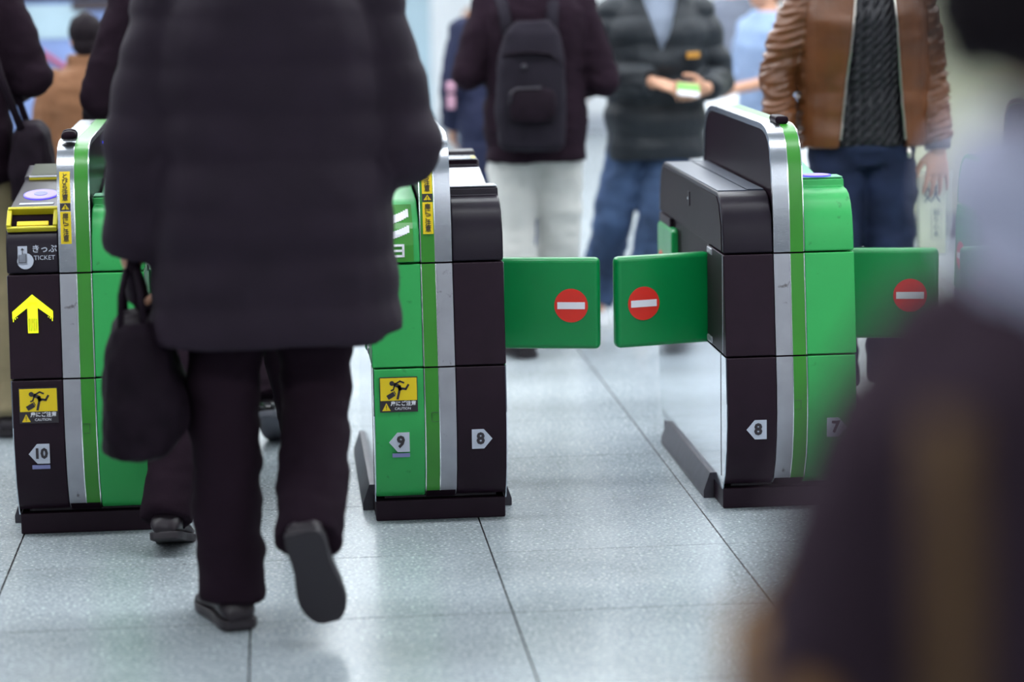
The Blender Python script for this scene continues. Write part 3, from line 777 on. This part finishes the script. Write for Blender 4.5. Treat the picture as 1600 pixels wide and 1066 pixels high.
def person(label, loc, heading, height, pose=None, outfit=None, voxel=0.009, name='person'):
    P = thing(name, label, 'person', loc, heading, 'people in the ticket hall')
    s = height / 1.72
    O = dict(hair='hair_black', skin='skin', shoes=('shoe_black', 'sole_black'), legs=('wool_black', .098, .076, .082), coat=None, under=None)
    O.update(outfit or {})
    J = dict(hipL=(-.09, 0, .90), kneeL=(-.10, .025, .49), ankL=(-.10, 0, .09), hipR=(.09, 0, .90), kneeR=(.10, .025, .49), ankR=(.10, 0, .09),
             shL=(-.175, 0, 1.385), elL=(-.235, -.03, 1.11), wrL=(-.24, .07, .87), shR=(.175, 0, 1.385), elR=(.235, -.03, 1.11), wrR=(.24, .07, .87),
             lean=(0, 0), toeL=(0, 1, 0), toeR=(0, 1, 0), upL=(0, 0, 1), upR=(0, 0, 1), head=(0, 0), turn=0.0,
             hdL=None, hdR=None, pnL=(1, 0.2, 0), pnR=(-1, 0.2, 0), curlL=0.5, curlR=0.5, spread=0.10)
    J.update(pose or {})
    def V(k): return Vector(J[k]) * s
    lx, ly = J['lean']
    def off(z): t = max(0, z - 0.92); return (lx * t, ly * t)
    def S(k):
        v = Vector(J[k]); a = off(v.z); return Vector((v.x + a[0], v.y + a[1], v.z)) * s
    sh = {'L': S('shL'), 'R': S('shR')}; el = {'L': V('elL'), 'R': V('elR')}; wr = {'L': V('wrL'), 'R': V('wrR')}
    # ---- body: one continuous skin
    b = MB()
    b.rings([ring(z * s, rx * s, ry * s, off(z)[0] * s, (cy + off(z)[1]) * s) for z, rx, ry, cy in TORSO])
    for q, sg in (('L', -1), ('R', 1)):
        b.limb([V('hip' + q), V('knee' + q), V('ank' + q)], [.082 * s, .054 * s, .038 * s])
        tv = Vector(J['toe' + q]).normalized()
        b.limb([V('ank' + q), V('ank' + q) + (tv * .10 - Vector(J['up' + q]) * .045) * s], [.034 * s, .028 * s])
        b.limb([Vector((sg * .09, off(1.38)[1], 1.385)) * s + Vector((off(1.38)[0] * s, 0, 0)), sh[q], el[q], wr[q]], [.055 * s, .054 * s, .042 * s, .028 * s])
        hd = J['hd' + q]
        hd = Vector(hd) if hd else (wr[q] - el[q])
        hm = hand_chains(wr[q], hd, J['pn' + q], sg * (1 if q == 'L' else 1) * J.get('thumb' + q, 1), J['curl' + q], J['spread'], s)
        b.add(hm.v, hm.f)
    a = off(1.5); hx, hy = J['head']
    hc = Vector((a[0] + hx, a[1] + hy + .012, 1.600)) * s
    b.limb([Vector((a[0], a[1] - .005, 1.42)) * s, hc + Vector((0, -.015, -.06)) * s], [.056 * s, .052 * s])
    ct, snt = math.cos(J['turn']), math.sin(J['turn'])
    def H(x, y, z): return hc + Vector((x * ct - y * snt, x * snt + y * ct, z)) * s
    hb = MB()
    hb.ball((0, -.008, .028), (.074, .092, .090), 22, 14); hb.ball((0, .022, -.045), (.056, .066, .066), 18, 12)
    hb.ball((0, .062, -.092), (.024, .020, .018)); hb.ball((0, .074, .022), (.046, .014, .012))
    hb.tube([(0, .082, .022), (0, .098, -.008), (0, .106, -.026), (0, .085, -.036)], [.008, .010, .014, .008], 10); hb.ball((.011, .092, -.028), .009); hb.ball((-.011, .092, -.028), .009)
    hb.ball((0, .084, -.056), (.023, .010, .0065)); hb.ball((0, .082, -.068), (.020, .010, .0075))
    for e in (-1, 1):
        hb.ball((e * .073, -.004, -.012), (.010, .020, .032)); hb.ball((e * .036, .050, -.028), (.026, .024, .024)); hb.ball((e * .030, .066, .0135), (.018, .012, .0065)); hb.ball((e * .030, .064, -.0075), (.017, .011, .0055))
    b.add([H(*v) for v in hb.v], hb.f)
    me = remesh(b, voxel * s, 3)
    link('body', me, O['skin'], P)
    for e in (-1, 1):
        ey = MB().ball((0, 0, 0), .0115 * s, 16, 10).build('eye', 'eye_white', P, smooth=True, loc=H(e * .030, .0640, .003))
        dv = (H(0, 1, 0) - H(0, 0, 0)).normalized()
        MB().ball(dv * .0062 * s, .0066 * s, 12, 8).build('iris', 'iris', ey, smooth=True)
    MB().tube([H(-.020, .0905, -.0615), H(-.008, .0955, -.0600), H(.008, .0955, -.0600), H(.020, .0905, -.0615)], [.002 * s, .0042 * s, .0042 * s, .002 * s], 8).build('lips', 'lip', P, smooth=True)
    # ---- hair
    if O['hair']:
        hm = MB(); long_ = O.get('long_hair', 0)
        hm.ball((0, -.016, .040), (.088, .104, .096), 24, 16)
        hm.ball((0, -.050, -.030), (.072, .062, .070), 18, 12)
        hw = O.get('hair_w', 1.0)
        if long_: hm.tube([(0, -.045, .05), (0, -.050, .0), (0, -.055, -.02 - long_)], [(.088 * hw, .080), (.092 * hw, .086), (.080 * hw, .060)], 20)
        hm2 = MB().add([H(*v) for v in hm.v], hm.f)
        inv = lambda c: (c - hc) / s
        def fc(c):
            q = inv(c); y = -q.x * snt + q.y * ct; x = q.x * ct + q.y * snt
            return (y > .030 and q.z < .062 + 0.010 * math.sin(x * 60)) or (y > -.012 and q.z < -.012 and abs(x) > .05 and not long_)
        hme = remesh(hm2, .007 * s, 2, lambda c, n: .004 * noise.noise(Vector((c.x * 60, c.y * 60, c.z * 16))), fc, -.004)
        shell(link('hair', hme, O['hair'], P), .004)
    # ---- trousers
    mt, r1, r2, r3 = O['legs']
    t = MB()
    wz = O.get('waist', 1.0)
    t.rings([ring(z * s, rx * s, ry * s, 0, -.005 * s) for z, rx, ry in ((.80, .150, .115), (.86, .172, .130), (.93, .176, .130), (wz, .168, .122))])
    for q in 'LR':
        hp, kn, an = V('hip' + q), V('knee' + q), V('ank' + q)
        dn = (an - kn).normalized()
        end = an + dn * O.get('break', .035) * s
        t.limb([hp, hp.lerp(kn, .5), kn, kn.lerp(end, .55)], [r1 * s, (r1 * .56 + r2 * .44) * s, r2 * s, (r2 * .35 + r3 * .65) * s], 18)
        t.tube([kn.lerp(end, .5), end], [(r2 * .4 + r3 * .6) * s, r3 * s], 18)
    lo = min(J['ankL'][2], J['ankR'][2]) * s
    link('trousers', remesh(t, .011 * s, 5, wrinkle(9, 16, .009, 3.1)), mt, P)
    # ---- shoes
    for q in 'LR':
        shoe(P, V('ank' + q), J['toe' + q], J['up' + q], s, *O['shoes'])
    # ---- upper clothes
    def torso_mesh(c):
        m_ = MB(); gx, gy = c.get('grow', (.03, .03)); hem, hrx, hry = c['hem']
        rs = [(hem, hrx, hry, 0)]
        for z, rx, ry, cy in TORSO:
            if z < hem + .04: continue
            f = c.get('fat', 0) * max(0, 1 - abs(z - 1.0) / .45)
            rs.append((z, max(rx + gx + f, hrx * c.get('keep', 0) if z < 1.25 else 0), ry + gy + f, cy))
        if c.get('collar'):
            rs = [r for r in rs if r[0] < 1.46] + [(1.46, .088 + c['collar'], .084 + c['collar'], 0), (1.46 + c.get('collar_h', .06), .080 + c['collar'], .078 + c['collar'], .005)]
        m_.rings([ring(z * s, rx * s, ry * s, off(z)[0] * s, (cy + off(z)[1]) * s) for z, rx, ry, cy in rs])
        if c.get('sleeves', True):
            a_, b_, d_ = c.get('arm', (.072, .062, .052))
            for q, sg in (('L', -1), ('R', 1)):
                e_ = el[q].lerp(wr[q], c.get('to', .97))
                m_.limb([Vector((sg * .10, off(1.36)[1], 1.365)) * s + Vector((off(1.36)[0] * s, 0, 0)), sh[q] + Vector((0, 0, -.01 * s)), sh[q].lerp(el[q], .55), el[q], el[q].lerp(e_, .5)], [.085 * s, a_ * 1.06 * s, a_ * s, b_ * s, (b_ + d_) / 2 * s], 20)
                m_.tube([el[q].lerp(e_, .45), e_], [(b_ * .55 + d_ * .45) * s, d_ * s], 20)
        return m_
    for key in ('under', 'coat'):
        c = O[key]
        if not c: continue
        me = remesh(torso_mesh(c), c.get('voxel', .010) * s, c.get('smooth', 5), c.get('disp') and (lambda co, n, f=c['disp']: f(co / s, n) * s), c.get('cut') and (lambda co, f=c['cut']: f(co / s)), c.get('thick', -.006))
        o = link(c['name'], me, c['mat'], P)
        if c.get('cut'): shell(o, abs(c.get('thick', .006)))
    return P, s

def quilt(co, n):
    return .006 * abs(math.sin(PI * co.z / .105)) - .003 + .006 * noise.noise(Vector((co.x * 9, co.y * 9, co.z * 14)))
def fold(amp=.007, f=10, fz=18):
    return wrinkle(f, fz, amp, 1.7)

# --- man walking away in the quilted coat, nearest to the gates
def v_hem(c): return c.x > .232 and c.z < .668
p1, s1 = person('person in a black quilted coat walking away towards the gates, one shoe sole lifted', (-.010, 5.90, 0), 0, 1.74,
    dict(kneeL=(-.125, .03, .49), ankL=(-.117, -.04, .09), toeL=(-.28, 1, 0), hipR=(.085, 0, .90), kneeR=(.088, .05, .50), ankR=(.058, -.215, .255), toeR=(.20, .46, -.86), upR=(0.05, .88, .46),
         shL=(-.205, 0, 1.385), elL=(-.275, -.03, 1.10), wrL=(-.315, .02, .83), shR=(.215, 0, 1.385), elR=(.292, -.02, 1.07), wrR=(.165, .26, 1.10), curlL=1.3, hdL=(0, .1, -1)),
    dict(coat=dict(name='quilted_coat', mat='coat_navyblack', hem=(.645, .288, .19), grow=(.070, .070), keep=.93, arm=(.092, .090, .066), disp=quilt, collar=.035, collar_h=.075, cut=v_hem, voxel=.012, fat=.02),
         legs=('wool_black', .105, .080, .078), shoes=('shoe_black', 'sole_black')))
gl = hand_chains(Vector((-.315, .02, .83)) * s1, (0, .1, -1), (1, .2, 0), -1, 1.3, .10, s1 * 1.10)
link('glove', remesh(gl, .006, 2), 'bag_black', p1)
bag = thing('handbag', 'black soft handbag hanging from the hand of the person in the quilted coat', 'bag', (-.330, 5.905, .40))
bm_ = MB().rings([ring(z, rx, ry, cx, 0, 24, 3.0) for z, rx, ry, cx in ((0.0, .050, .11, -.010), (.012, .080, .14, .0), (.07, .098, .155, .020), (.14, .096, .15, .022), (.22, .080, .135, .010), (.29, .058, .12, .006), (.315, .040, .11, .006))])
link('bag_body', remesh(bm_, .008, 3, wrinkle(14, 10, .010, 5)), 'bag_black', bag)
for dx in (-.024, .026):
    MB().tube([(dx, -.09, .30), (dx * .9, -.075, .37), (dx * .5, -.03, .415), (dx * .5, .03, .415), (dx * .9, .075, .37), (dx, .09, .30)], .0075, 10).build('handle', 'bag_black', bag, smooth=True)

# --- person just ahead of him, mostly hidden
person('person in dark clothes hidden ahead of the quilted coat, shoe by gate 10', (-.115, 6.98, 0), 0, 1.66,
    dict(hipL=(-.09, 0, .9), kneeL=(-.15, -.10, .50), ankL=(-.195, -.36, .115), toeL=(.1, .9, -.25), upL=(0, .3, .95), kneeR=(.13, .16, .50), ankR=(.20, .25, .09), elR=(.22, .0, 1.11), wrR=(.16, .2, 1.0), elL=(-.205, .0, 1.11), wrL=(-.12, .2, 1.0)),
    dict(coat=dict(name='coat', mat='wool_black', hem=(.80, .20, .15), grow=(.03, .03), keep=.9, arm=(.066, .060, .050), disp=fold()), legs=('wool_black', .098, .075, .070)))
person('person in a dark coat beyond the gates, arm showing left of the quilted coat', (-.25, 8.42, 0), 0, 1.70,
    dict(kneeR=(.14, -.02, .50), ankR=(.205, -.42, .155), toeR=(.25, .85, -.45), upR=(0, .5, .85), kneeL=(-.11, .16, .50), ankL=(-.10, .22, .09), elL=(-.30, -.02, 1.07), wrL=(-.30, .20, .93), shL=(-.19, 0, 1.385), elR=(.24, 0, 1.1), wrR=(.2, .2, 1.0)),
    dict(coat=dict(name='coat', mat='wool_black', hem=(.62, .21, .15), grow=(.035, .035), keep=.9, arm=(.075, .068, .056), disp=fold(), collar=.02), shoes=('shoe_shiny', 'sole_grey')))

# --- person at the left edge
person('person in a black jacket and khaki trousers at the left edge', (-1.03, 8.50, 0), 0, 1.72,
    dict(elR=(.265, -.03, 1.13), wrR=(.13, .20, 1.06), ankR=(.165, -.15, .09), kneeR=(.155, 0, .49), ankL=(-.08, .15, .09)),
    dict(coat=dict(name='jacket', mat='wool_black', hem=(.80, .20, .145), grow=(.035, .035), keep=.92, arm=(.075, .070, .056), disp=fold()), legs=('khaki', .105, .086, .084)))
sb = thing('shoulder_bag', 'black shoulder bag at the hip of the person in khaki trousers', 'bag', (-.765, 8.38, .74))
link('bag_body', remesh(MB().rings([ring(z, rx, ry, 0, 0, 24, 3.4) for z, rx, ry in ((0, .050, .12), (.015, .068, .14), (.12, .070, .145), (.22, .055, .13), (.255, .03, .11))]), .008, 3, wrinkle(12, 12, .008, 2)), 'bag_black', sb)
MB().tube([(-.02, -.11, .24), (-.075, -.10, .40), (-.135, -.04, .62), (-.150, .06, .66), (-.13, .18, .60), (-.06, .13, .36), (-.02, .11, .24)], (.012), 8).build('strap', 'bag_black', sb, smooth=True)

person('short person in a tan coat in the background at left', (-.695, 10.05, 0), .1, 1.28,
    dict(lean=(0, .12), elL=(-.24, .02, 1.10), wrL=(-.20, .2, .98), elR=(.24, .02, 1.1), wrR=(.2, .2, .98)),
    dict(coat=dict(name='coat', mat='tan_coat', hem=(.70, .22, .16), grow=(.045, .04), keep=.92, arm=(.080, .072, .058), disp=fold(), collar=.02)), voxel=.011)

# --- man with the backpack
person('person in a black jacket and pale trousers walking away with a backpack', (.965, 9.70, 0), 0, 1.60,
    dict(elL=(-.268, -.04, 1.13), wrL=(-.15, .17, 1.16), elR=(.268, -.03, 1.09), wrR=(.17, .19, 1.06), kneeL=(-.10, .02, .49), ankL=(-.075, -.12, .09), kneeR=(.10, .08, .50), ankR=(.07, .20, .09), toeL=(-.3, 1, 0)),
    dict(coat=dict(name='jacket', mat='wool_black', hem=(.775, .205, .155), grow=(.045, .045), keep=.95, arm=(.078, .070, .056), disp=fold(), collar=.03), legs=('beige_cotton', .106, .092, .094)))
bp = thing('backpack', 'charcoal backpack on the back of the person in pale trousers', 'backpack', (.925, 9.475, .78))
link('main_body', remesh(MB().rings([ring(z, rx, ry, cx, 0, 24, 3.6) for z, rx, ry, cx in ((0, .105, .05, 0), (.02, .122, .075, 0), (.16, .128, .085, 0), (.32, .122, .075, .005), (.42, .100, .055, .01), (.465, .06, .03, .012))]), .009, 3, wrinkle(10, 10, .006, 9)), 'backpack', bp)
fp = MB().rings([[Vector((x, y, z)) for x, z in [(math.copysign(abs(math.cos(2 * PI * k / 24)) ** .45, math.cos(2 * PI * k / 24)) * rx, .165 + math.copysign(abs(math.sin(2 * PI * k / 24)) ** .45, math.sin(2 * PI * k / 24)) * rz)  for k in range(24)]] for y, rx, rz in ((-.06, .082, .062), (-.105, .082, .062), (-.115, .070, .050))])
pk = fp.build('front_pocket', 'bag_black', bp, smooth=True)
MB().tube([(-.085, -.108, .175), (-.080, -.112, .215), (-.06, -.113, .228), (.03, -.113, .230)], .004, 8).build('zip', 'rail_metal', pk, smooth=True)
MB().tube([(-.10, -.045, .345), (-.06, -.075, .352), (.0, -.082, .355), (.06, -.075, .348), (.115, -.04, .30)], [(.014, .004)] * 5, 8).build('top_strap', 'bag_black', bp, smooth=True)
MB().ball((-.030, -.086, .305), .010).build('badge', 'rail_metal', bp, smooth=True)
for dx in (-.075, .085):
    MB().tube([(dx, .03, .42), (dx * 1.15, .10, .525), (dx * 1.25, .20, .56), (dx * 1.35, .335, .50), (dx * 1.4, .365, .30), (dx * 1.5, .31, .12), (dx * 1.2, .06, .03)], [(.022, .008)] * 7, 8).build('shoulder_strap', 'backpack', bp, smooth=True)

person('person in black trousers half hidden behind the backpack wearer', (1.20, 12.0, 0), 0, 1.60,
    dict(ankL=(-.14, .12, .09), ankR=(.02, -.14, .09), kneeR=(.05, .02, .5)),
    dict(coat=dict(name='coat', mat='wool_black', hem=(.70, .19, .14), grow=(.03, .03), keep=.9, disp=fold())), voxel=.011)

# --- person in the puffer jacket coming towards the gates
def v_neck(c): return c.y > 0.02 and c.z > 1.215 and abs(c.x + .005) < (c.z - 1.215) * .33
def puff(co, n):
    return .013 * abs(math.sin(PI * (co.z + .02 * noise.noise(co * 6)) / .125)) - .006 + .010 * noise.noise(Vector((co.x * 8, co.y * 8, co.z * 16)))
p6, s6 = person('person in a dark puffer jacket and jeans walking this way, holding a green card', (1.475, 10.10, 0), PI, 1.54,
    dict(elR=(.262, -.02, 1.13), wrR=(.045, .225, 1.105), elL=(-.272, -.02, 1.10), wrL=(-.185, .215, 1.075), hdR=(-1, .25, -.25), pnR=(0, -.5, -1), hdL=(.75, .35, -.1), pnL=(.2, -1, .3), curlR=.55, curlL=.8,
         kneeR=(.20, .02, .50), ankR=(.215, -.36, .13), toeR=(.1, .9, -.35), upR=(0, .4, .9), kneeL=(.02, .12, .49), ankL=(.10, .10, .09), hipL=(-.07, 0, .9)),
    dict(under=dict(name='t_shirt', mat='tee_grey', hem=(.80, .17, .125), grow=(.012, .012), arm=(.06, .05, .045), to=.1, voxel=.009),
         coat=dict(name='puffer_jacket', mat='puffer_teal', hem=(.765, .225, .165), grow=(.055, .055), keep=.95, arm=(.088, .080, .058), disp=puff, collar=.055, collar_h=.085, cut=v_neck, thick=-.012),
         legs=('denim', .105, .088, .085), shoes=('shoe_white', 'shoe_white')), voxel=.0055)
MB().box(-.028, .028, -.004, .004, -.012, .012).build('chest_patch', 'patch_orange', p6, bevel=.002, loc=(-.135 * s6, .178 * s6, 1.215 * s6), rot=(0, 0, .35))
cd = MB().box(-.043, .043, -.0012, .0012, -.026, .026).build('travel_card', 'card_green', bevel=.001, loc=(1.475 + .085, 10.10 - .262, .962), rot=(-.5, .12, .1))
tag(cd, 'green travel card in the hands of the person in the puffer jacket', 'card')
MB().box(-.043, .043, -.0018, -.0012, -.026, -.006).build('card_band', 'white_print', cd)

person('person in a navy coat and blue jeans partly hidden by the backpack wearer', (.945, 11.05, 0), .15, 1.44,
    dict(elL=(-.235, 0, 1.10), wrL=(-.215, .12, .90)),
    dict(coat=dict(name='coat', mat='navy', hem=(.68, .215, .155), grow=(.045, .045), keep=.92, arm=(.078, .070, .056), disp=fold(), collar=.03), legs=('denim_blue', .10, .082, .085)), voxel=.011)
ph = thing('phone_pouch', 'small pale pink pouch hanging at the side of the navy coat', 'pouch', (.735, 10.93, .84))
MB().box(-.018, .018, -.008, .008, 0, .058).build('pouch_body', 'pink', ph, bevel=.006)
MB().box(-.019, .019, -.009, .009, .070, .115).build('pouch_flap', 'pink', ph, bevel=.006)
MB().tube([(0, 0, .055), (0, 0, .11), (.03, .02, .20), (.09, .06, .27)], .004, 8).build('cord', 'navy', ph, smooth=True)

person('small brown-haired person far behind, face showing beside the black jacket', (1.215, 16.0, 0), PI * .72, 1.12,
    dict(), dict(hair='hair_brown', coat=dict(name='jacket', mat='navy', hem=(.80, .19, .14), grow=(.03, .03), keep=.9, disp=fold()), legs=('denim_dark', .095, .078, .075)), voxel=.012)
person('person in a grey jacket bending at the white counter in the background', (2.46, 13.9, 0), 0, 1.42,
    dict(lean=(.02, .18), elL=(-.25, .12, 1.10), wrL=(-.16, .34, 1.06), elR=(.25, .12, 1.10), wrR=(.16, .34, 1.06)),
    dict(coat=dict(name='jacket', mat='grey_jacket', hem=(.80, .205, .15), grow=(.045, .045), keep=.95, arm=(.080, .072, .056), disp=fold()), legs=('wool_black', .10, .085, .08)), voxel=.011)
person('person in a pale blue shirt and jeans in the background, behind the brown sleeve', (2.13, 11.25, 0), PI * .62, 1.42,
    dict(elL=(-.21, .05, 1.12), wrL=(-.14, .28, 1.08), elR=(.21, .05, 1.12), wrR=(.12, .28, 1.08)),
    dict(hair='hair_brown', coat=dict(name='shirt', mat='shirt_blue', hem=(.86, .180, .135), grow=(.022, .022), keep=.95, arm=(.064, .056, .052), to=.35, disp=fold(.005)), legs=('denim_blue', .10, .082, .08)), voxel=.009)

# --- man in the brown leather jacket
def open_front(c):
    t = 1.34 - c.z
    return c.y > 0.0 and -(.080 + t * .085) < c.x < (.060 + t * .105) and abs(c.x) < .19
def leather(co, n):
    a = .006 * noise.noise(Vector((co.x * 7, co.y * 7, co.z * 16)))
    if abs(co.x) > .21:
        r = noise.noise(Vector((co.x * 10 + co.z * 5, co.y * 10, co.z * 48 + co.x * 14)))
        a += .0085 * (1 - 2.2 * abs(r))
    return a
p11, s11 = person('person in an open brown leather jacket and dark knit behind the gate', (1.925, 8.50, 0), PI, 1.68,
    dict(shR=(.178, 0, 1.385), elR=(.287, -.01, 1.12), wrR=(.290, .06, .915), shL=(-.178, 0, 1.385), elL=(-.235, -.02, 1.10), wrL=(-.248, .055, .852), hdL=(0.02, .10, -1), pnL=(.05, -1, 0), curlL=.28, spread=.13, hdR=(0, .5, -1), curlR=.6,
         kneeL=(-.09, .03, .49), ankL=(-.10, .0, .09), kneeR=(.10, .05, .49), ankR=(.10, .08, .09)),
    dict(under=dict(name='knit_sweater', mat='sweater_knit', hem=(.870, .176, .135), grow=(.018, .018), keep=.98, arm=(.05, .045, .04), to=.3, voxel=.009, disp=fold(.004, 8, 12)),
         coat=dict(name='leather_jacket', mat='leather_brown', hem=(.865, .228, .155), grow=(.042, .036), keep=.97, arm=(.070, .060, .050), disp=leather, cut=open_front, thick=-.006, voxel=.0065, smooth=5, collar=.02, to=.93),
         legs=('denim_dark', .098, .082, .078)), voxel=.0052)
jk = [o for o in p11.children if o.name.startswith('leather_jacket')][0]
_bm = bmesh.new(); _bm.from_mesh(jk.data)
_b = [v.co.copy() for v in _bm.verts if v.is_boundary and .885 * s11 < v.co.z < 1.40 * s11 and v.co.y > 0.02]; _bm.free()
for side in (-1, 1):
    pts = []
    for k in range(26):
        z = (.89 + .0195 * k) * s11
        near = [v for v in _b if abs(v.z - z) < .012 and (v.x + .01) * side > 0]
        if near: pts.append(sum(near, Vector()) / len(near) + Vector((-side * .003, .001, 0)))
    MB().tube(pts, .0034, 8).build('zip_tape', 'zip_metal', p11, smooth=True)
for q, c, d in (('L', (-.2465, .050, .885), (-.248, .055, .850)), ('R', (.2895, .052, .945), (.290, .060, .910))):
    MB().tube([Vector(c) * s11, Vector(d) * s11], [.047 * s11, .043 * s11], 20).build('knit_cuff', 'cuff_knit', p11, smooth=True)
MB().tube([(-.124 * s11, .140, .868 * s11), (-.126 * s11, .146, .850 * s11), (-.126 * s11, .147, .832 * s11)], [.004, .009, .006], 10).build('zip_pull', 'zip_metal', p11, smooth=True)

cb = thing('carrier_bag', 'white translucent carrier bag held by the person in the leather jacket', 'bag', (2.158, 8.487, .47))
bmv = MB().rings([ring(z, rx, ry, 0, 0, 28, 4.0) for z, rx, ry in ((0, .050, .014), (.008, .058, .020), (.10, .066, .026), (.20, .070, .028), (.27, .071, .024), (.295, .074, .016))])
link('bag_skin', remesh(bmv, .006, 2, wrinkle(22, 8, .006, 4), lambda c: c.z > .288, 0), 'plastic_bag', cb)
bk = thing('book', 'cream paperback inside the carrier bag', 'book', (2.158, 8.487, .482))
MB().box(-.046, .046, -.012, -.010, 0, .262).build('cover', 'book_cream', bk, bevel=.001)
MB().box(-.044, .044, -.010, .012, .003, .259).build('page_block', 'book_pages', bk)
MB().box(-.046, .046, .012, .014, 0, .262).build('back_cover', 'book_cream', bk, bevel=.001)
lb = MB().box(-.004, .030, -.0132, -.012, .050, .150).build('title_frame', 'book_ink', bk)
MB().box(-.003, .029, -.0142, -.0132, .051, .149).build('title_field', 'book_cream', lb)
link('lettering', text_mesh('相りの本', .023, .0004, vertical=True, bold=.0002), 'book_ink', bk, loc=(.013, -.0150, .100))
link('lettering', text_mesh('妖', .062, .0004, bold=.0006), 'book_ink', bk, loc=(.0, -.0128, .196))

# --- passer-by right beside the camera, far out of focus
p12, s12 = person('blurred person with dark hair, pale scarf and black coat close by at right', (.522, 1.55, 0), 0, 1.60,
    dict(head=(-.022, 0), elL=(-.216, -.01, 1.10), wrL=(-.216, .10, .88), shL=(-.152, 0, 1.335)),
    dict(long_hair=.020, hair_w=1.50, coat=dict(name='coat', mat='coat_near', hem=(.45, .235, .18), grow=(.014, .034), keep=.75, arm=(.066, .060, .052), disp=fold())), voxel=.010)
sc_ = MB()
for k, (z, r, t) in enumerate(((1.415, .078, .046), (1.485, .084, .046), (1.355, .090, .044))):
    n = 30; pts = [Vector((math.cos(2 * PI * i / n) * r * 1.08, math.sin(2 * PI * i / n) * r - .012, z + .012 * math.sin(2 * PI * i / n * 2 + k))) * s12 for i in range(n + 1)]
    sc_.limb(pts[:-1] + [pts[0]], [t * s12] * (n + 1), 12)
link('scarf', remesh(sc_, .010, 3, wrinkle(30, 24, .008, 6)), 'scarf', p12)
MB().tube([(-.155, -.142, .80), (-.155, -.162, 1.00), (-.155, -.162, 1.12), (-.153, -.150, 1.20), (-.150, -.125, 1.27)], [(.014, .006)] * 5, 10).build('coat_strap', 'strap_brown', p12, smooth=True)
tb = thing('shoulder_bag', 'blurred camel bag hanging from the arm of the passer-by at right', 'bag', (.308, 1.60, .665))
link('bag_body', remesh(MB().rings([ring(z, rx, ry, 0, 0, 24, 3.2) for z, rx, ry in ((0, .022, .13), (.02, .030, .15), (.25, .030, .155), (.40, .022, .14), (.43, .015, .12))]), .009, 3, wrinkle(10, 10, .006, 8)), 'camel', tb)
MB().tube([(.0, -.09, .41), (.02, -.06, .47), (.035, .0, .50), (.02, .06, .47), (0, .09, .41)], [(.014, .006)] * 5, 8).build('handle', 'camel', tb, smooth=True)

# ------------------------------------------------------------------ background furniture
mbd = thing('route_map_board', 'blue-grey route map board with a red line in the left background', 'notice board', (-1.15, 12.3, 0))
MB().box(-.95, .62, 0, .05, .35, 1.30).build('map_panel', 'board_blue', mbd, bevel=.004)
MB().box(-.93, .30, -.006, 0, 1.12, 1.275).build('title_strip', 'board_head', mbd)
MB().box(-1.0, .66, -.02, .07, 1.30, 1.62).build('header', 'seam', mbd, bevel=.006)
MB().box(.24, .60, -.012, 0, 1.245, 1.292).build('label_bar', 'dark_skirt', mbd)
MB().tube([(-.5, -.006, 1.09), (-.12, -.006, 1.09), (.06, -.006, 1.08), (.16, -.006, 1.01), (.30, -.006, .92), (.42, -.006, .98), (.50, -.006, 1.05)], .014, 8).build('red_route', 'route_red', mbd, smooth=True)
MB().tube([(-.3, -.006, .80), (.0, -.006, .95), (.2, -.006, .88), (.3, -.006, .70)], .010, 8).build('dark_route', 'navy', mbd, smooth=True)
for x in (-.80, .50): MB().box(x, x + .06, 0, .05, 0, .35).build('leg', 'rail_metal', mbd)
ct = thing('white_counter', 'white writing counter in the background left of the brown sleeve', 'counter', (2.30, 13.1, 0))
MB().box(-.42, .50, -.28, .28, .66, .71).build('counter_top', 'counter_white', ct, bevel=.008)
MB().box(-.36, .44, -.20, .24, 0, .66).build('counter_body', 'counter_white', ct, bevel=.006)
MB().box(-.14, .03, -.10, .12, .71, .86).build('forms_rack', 'counter_white', ct, bevel=.006)
pil = MB().box(.68, 1.06, 17.6, 18.0, 0, 3.0).build('square_pillar', 'board_head', bevel=.01); struct(pil)
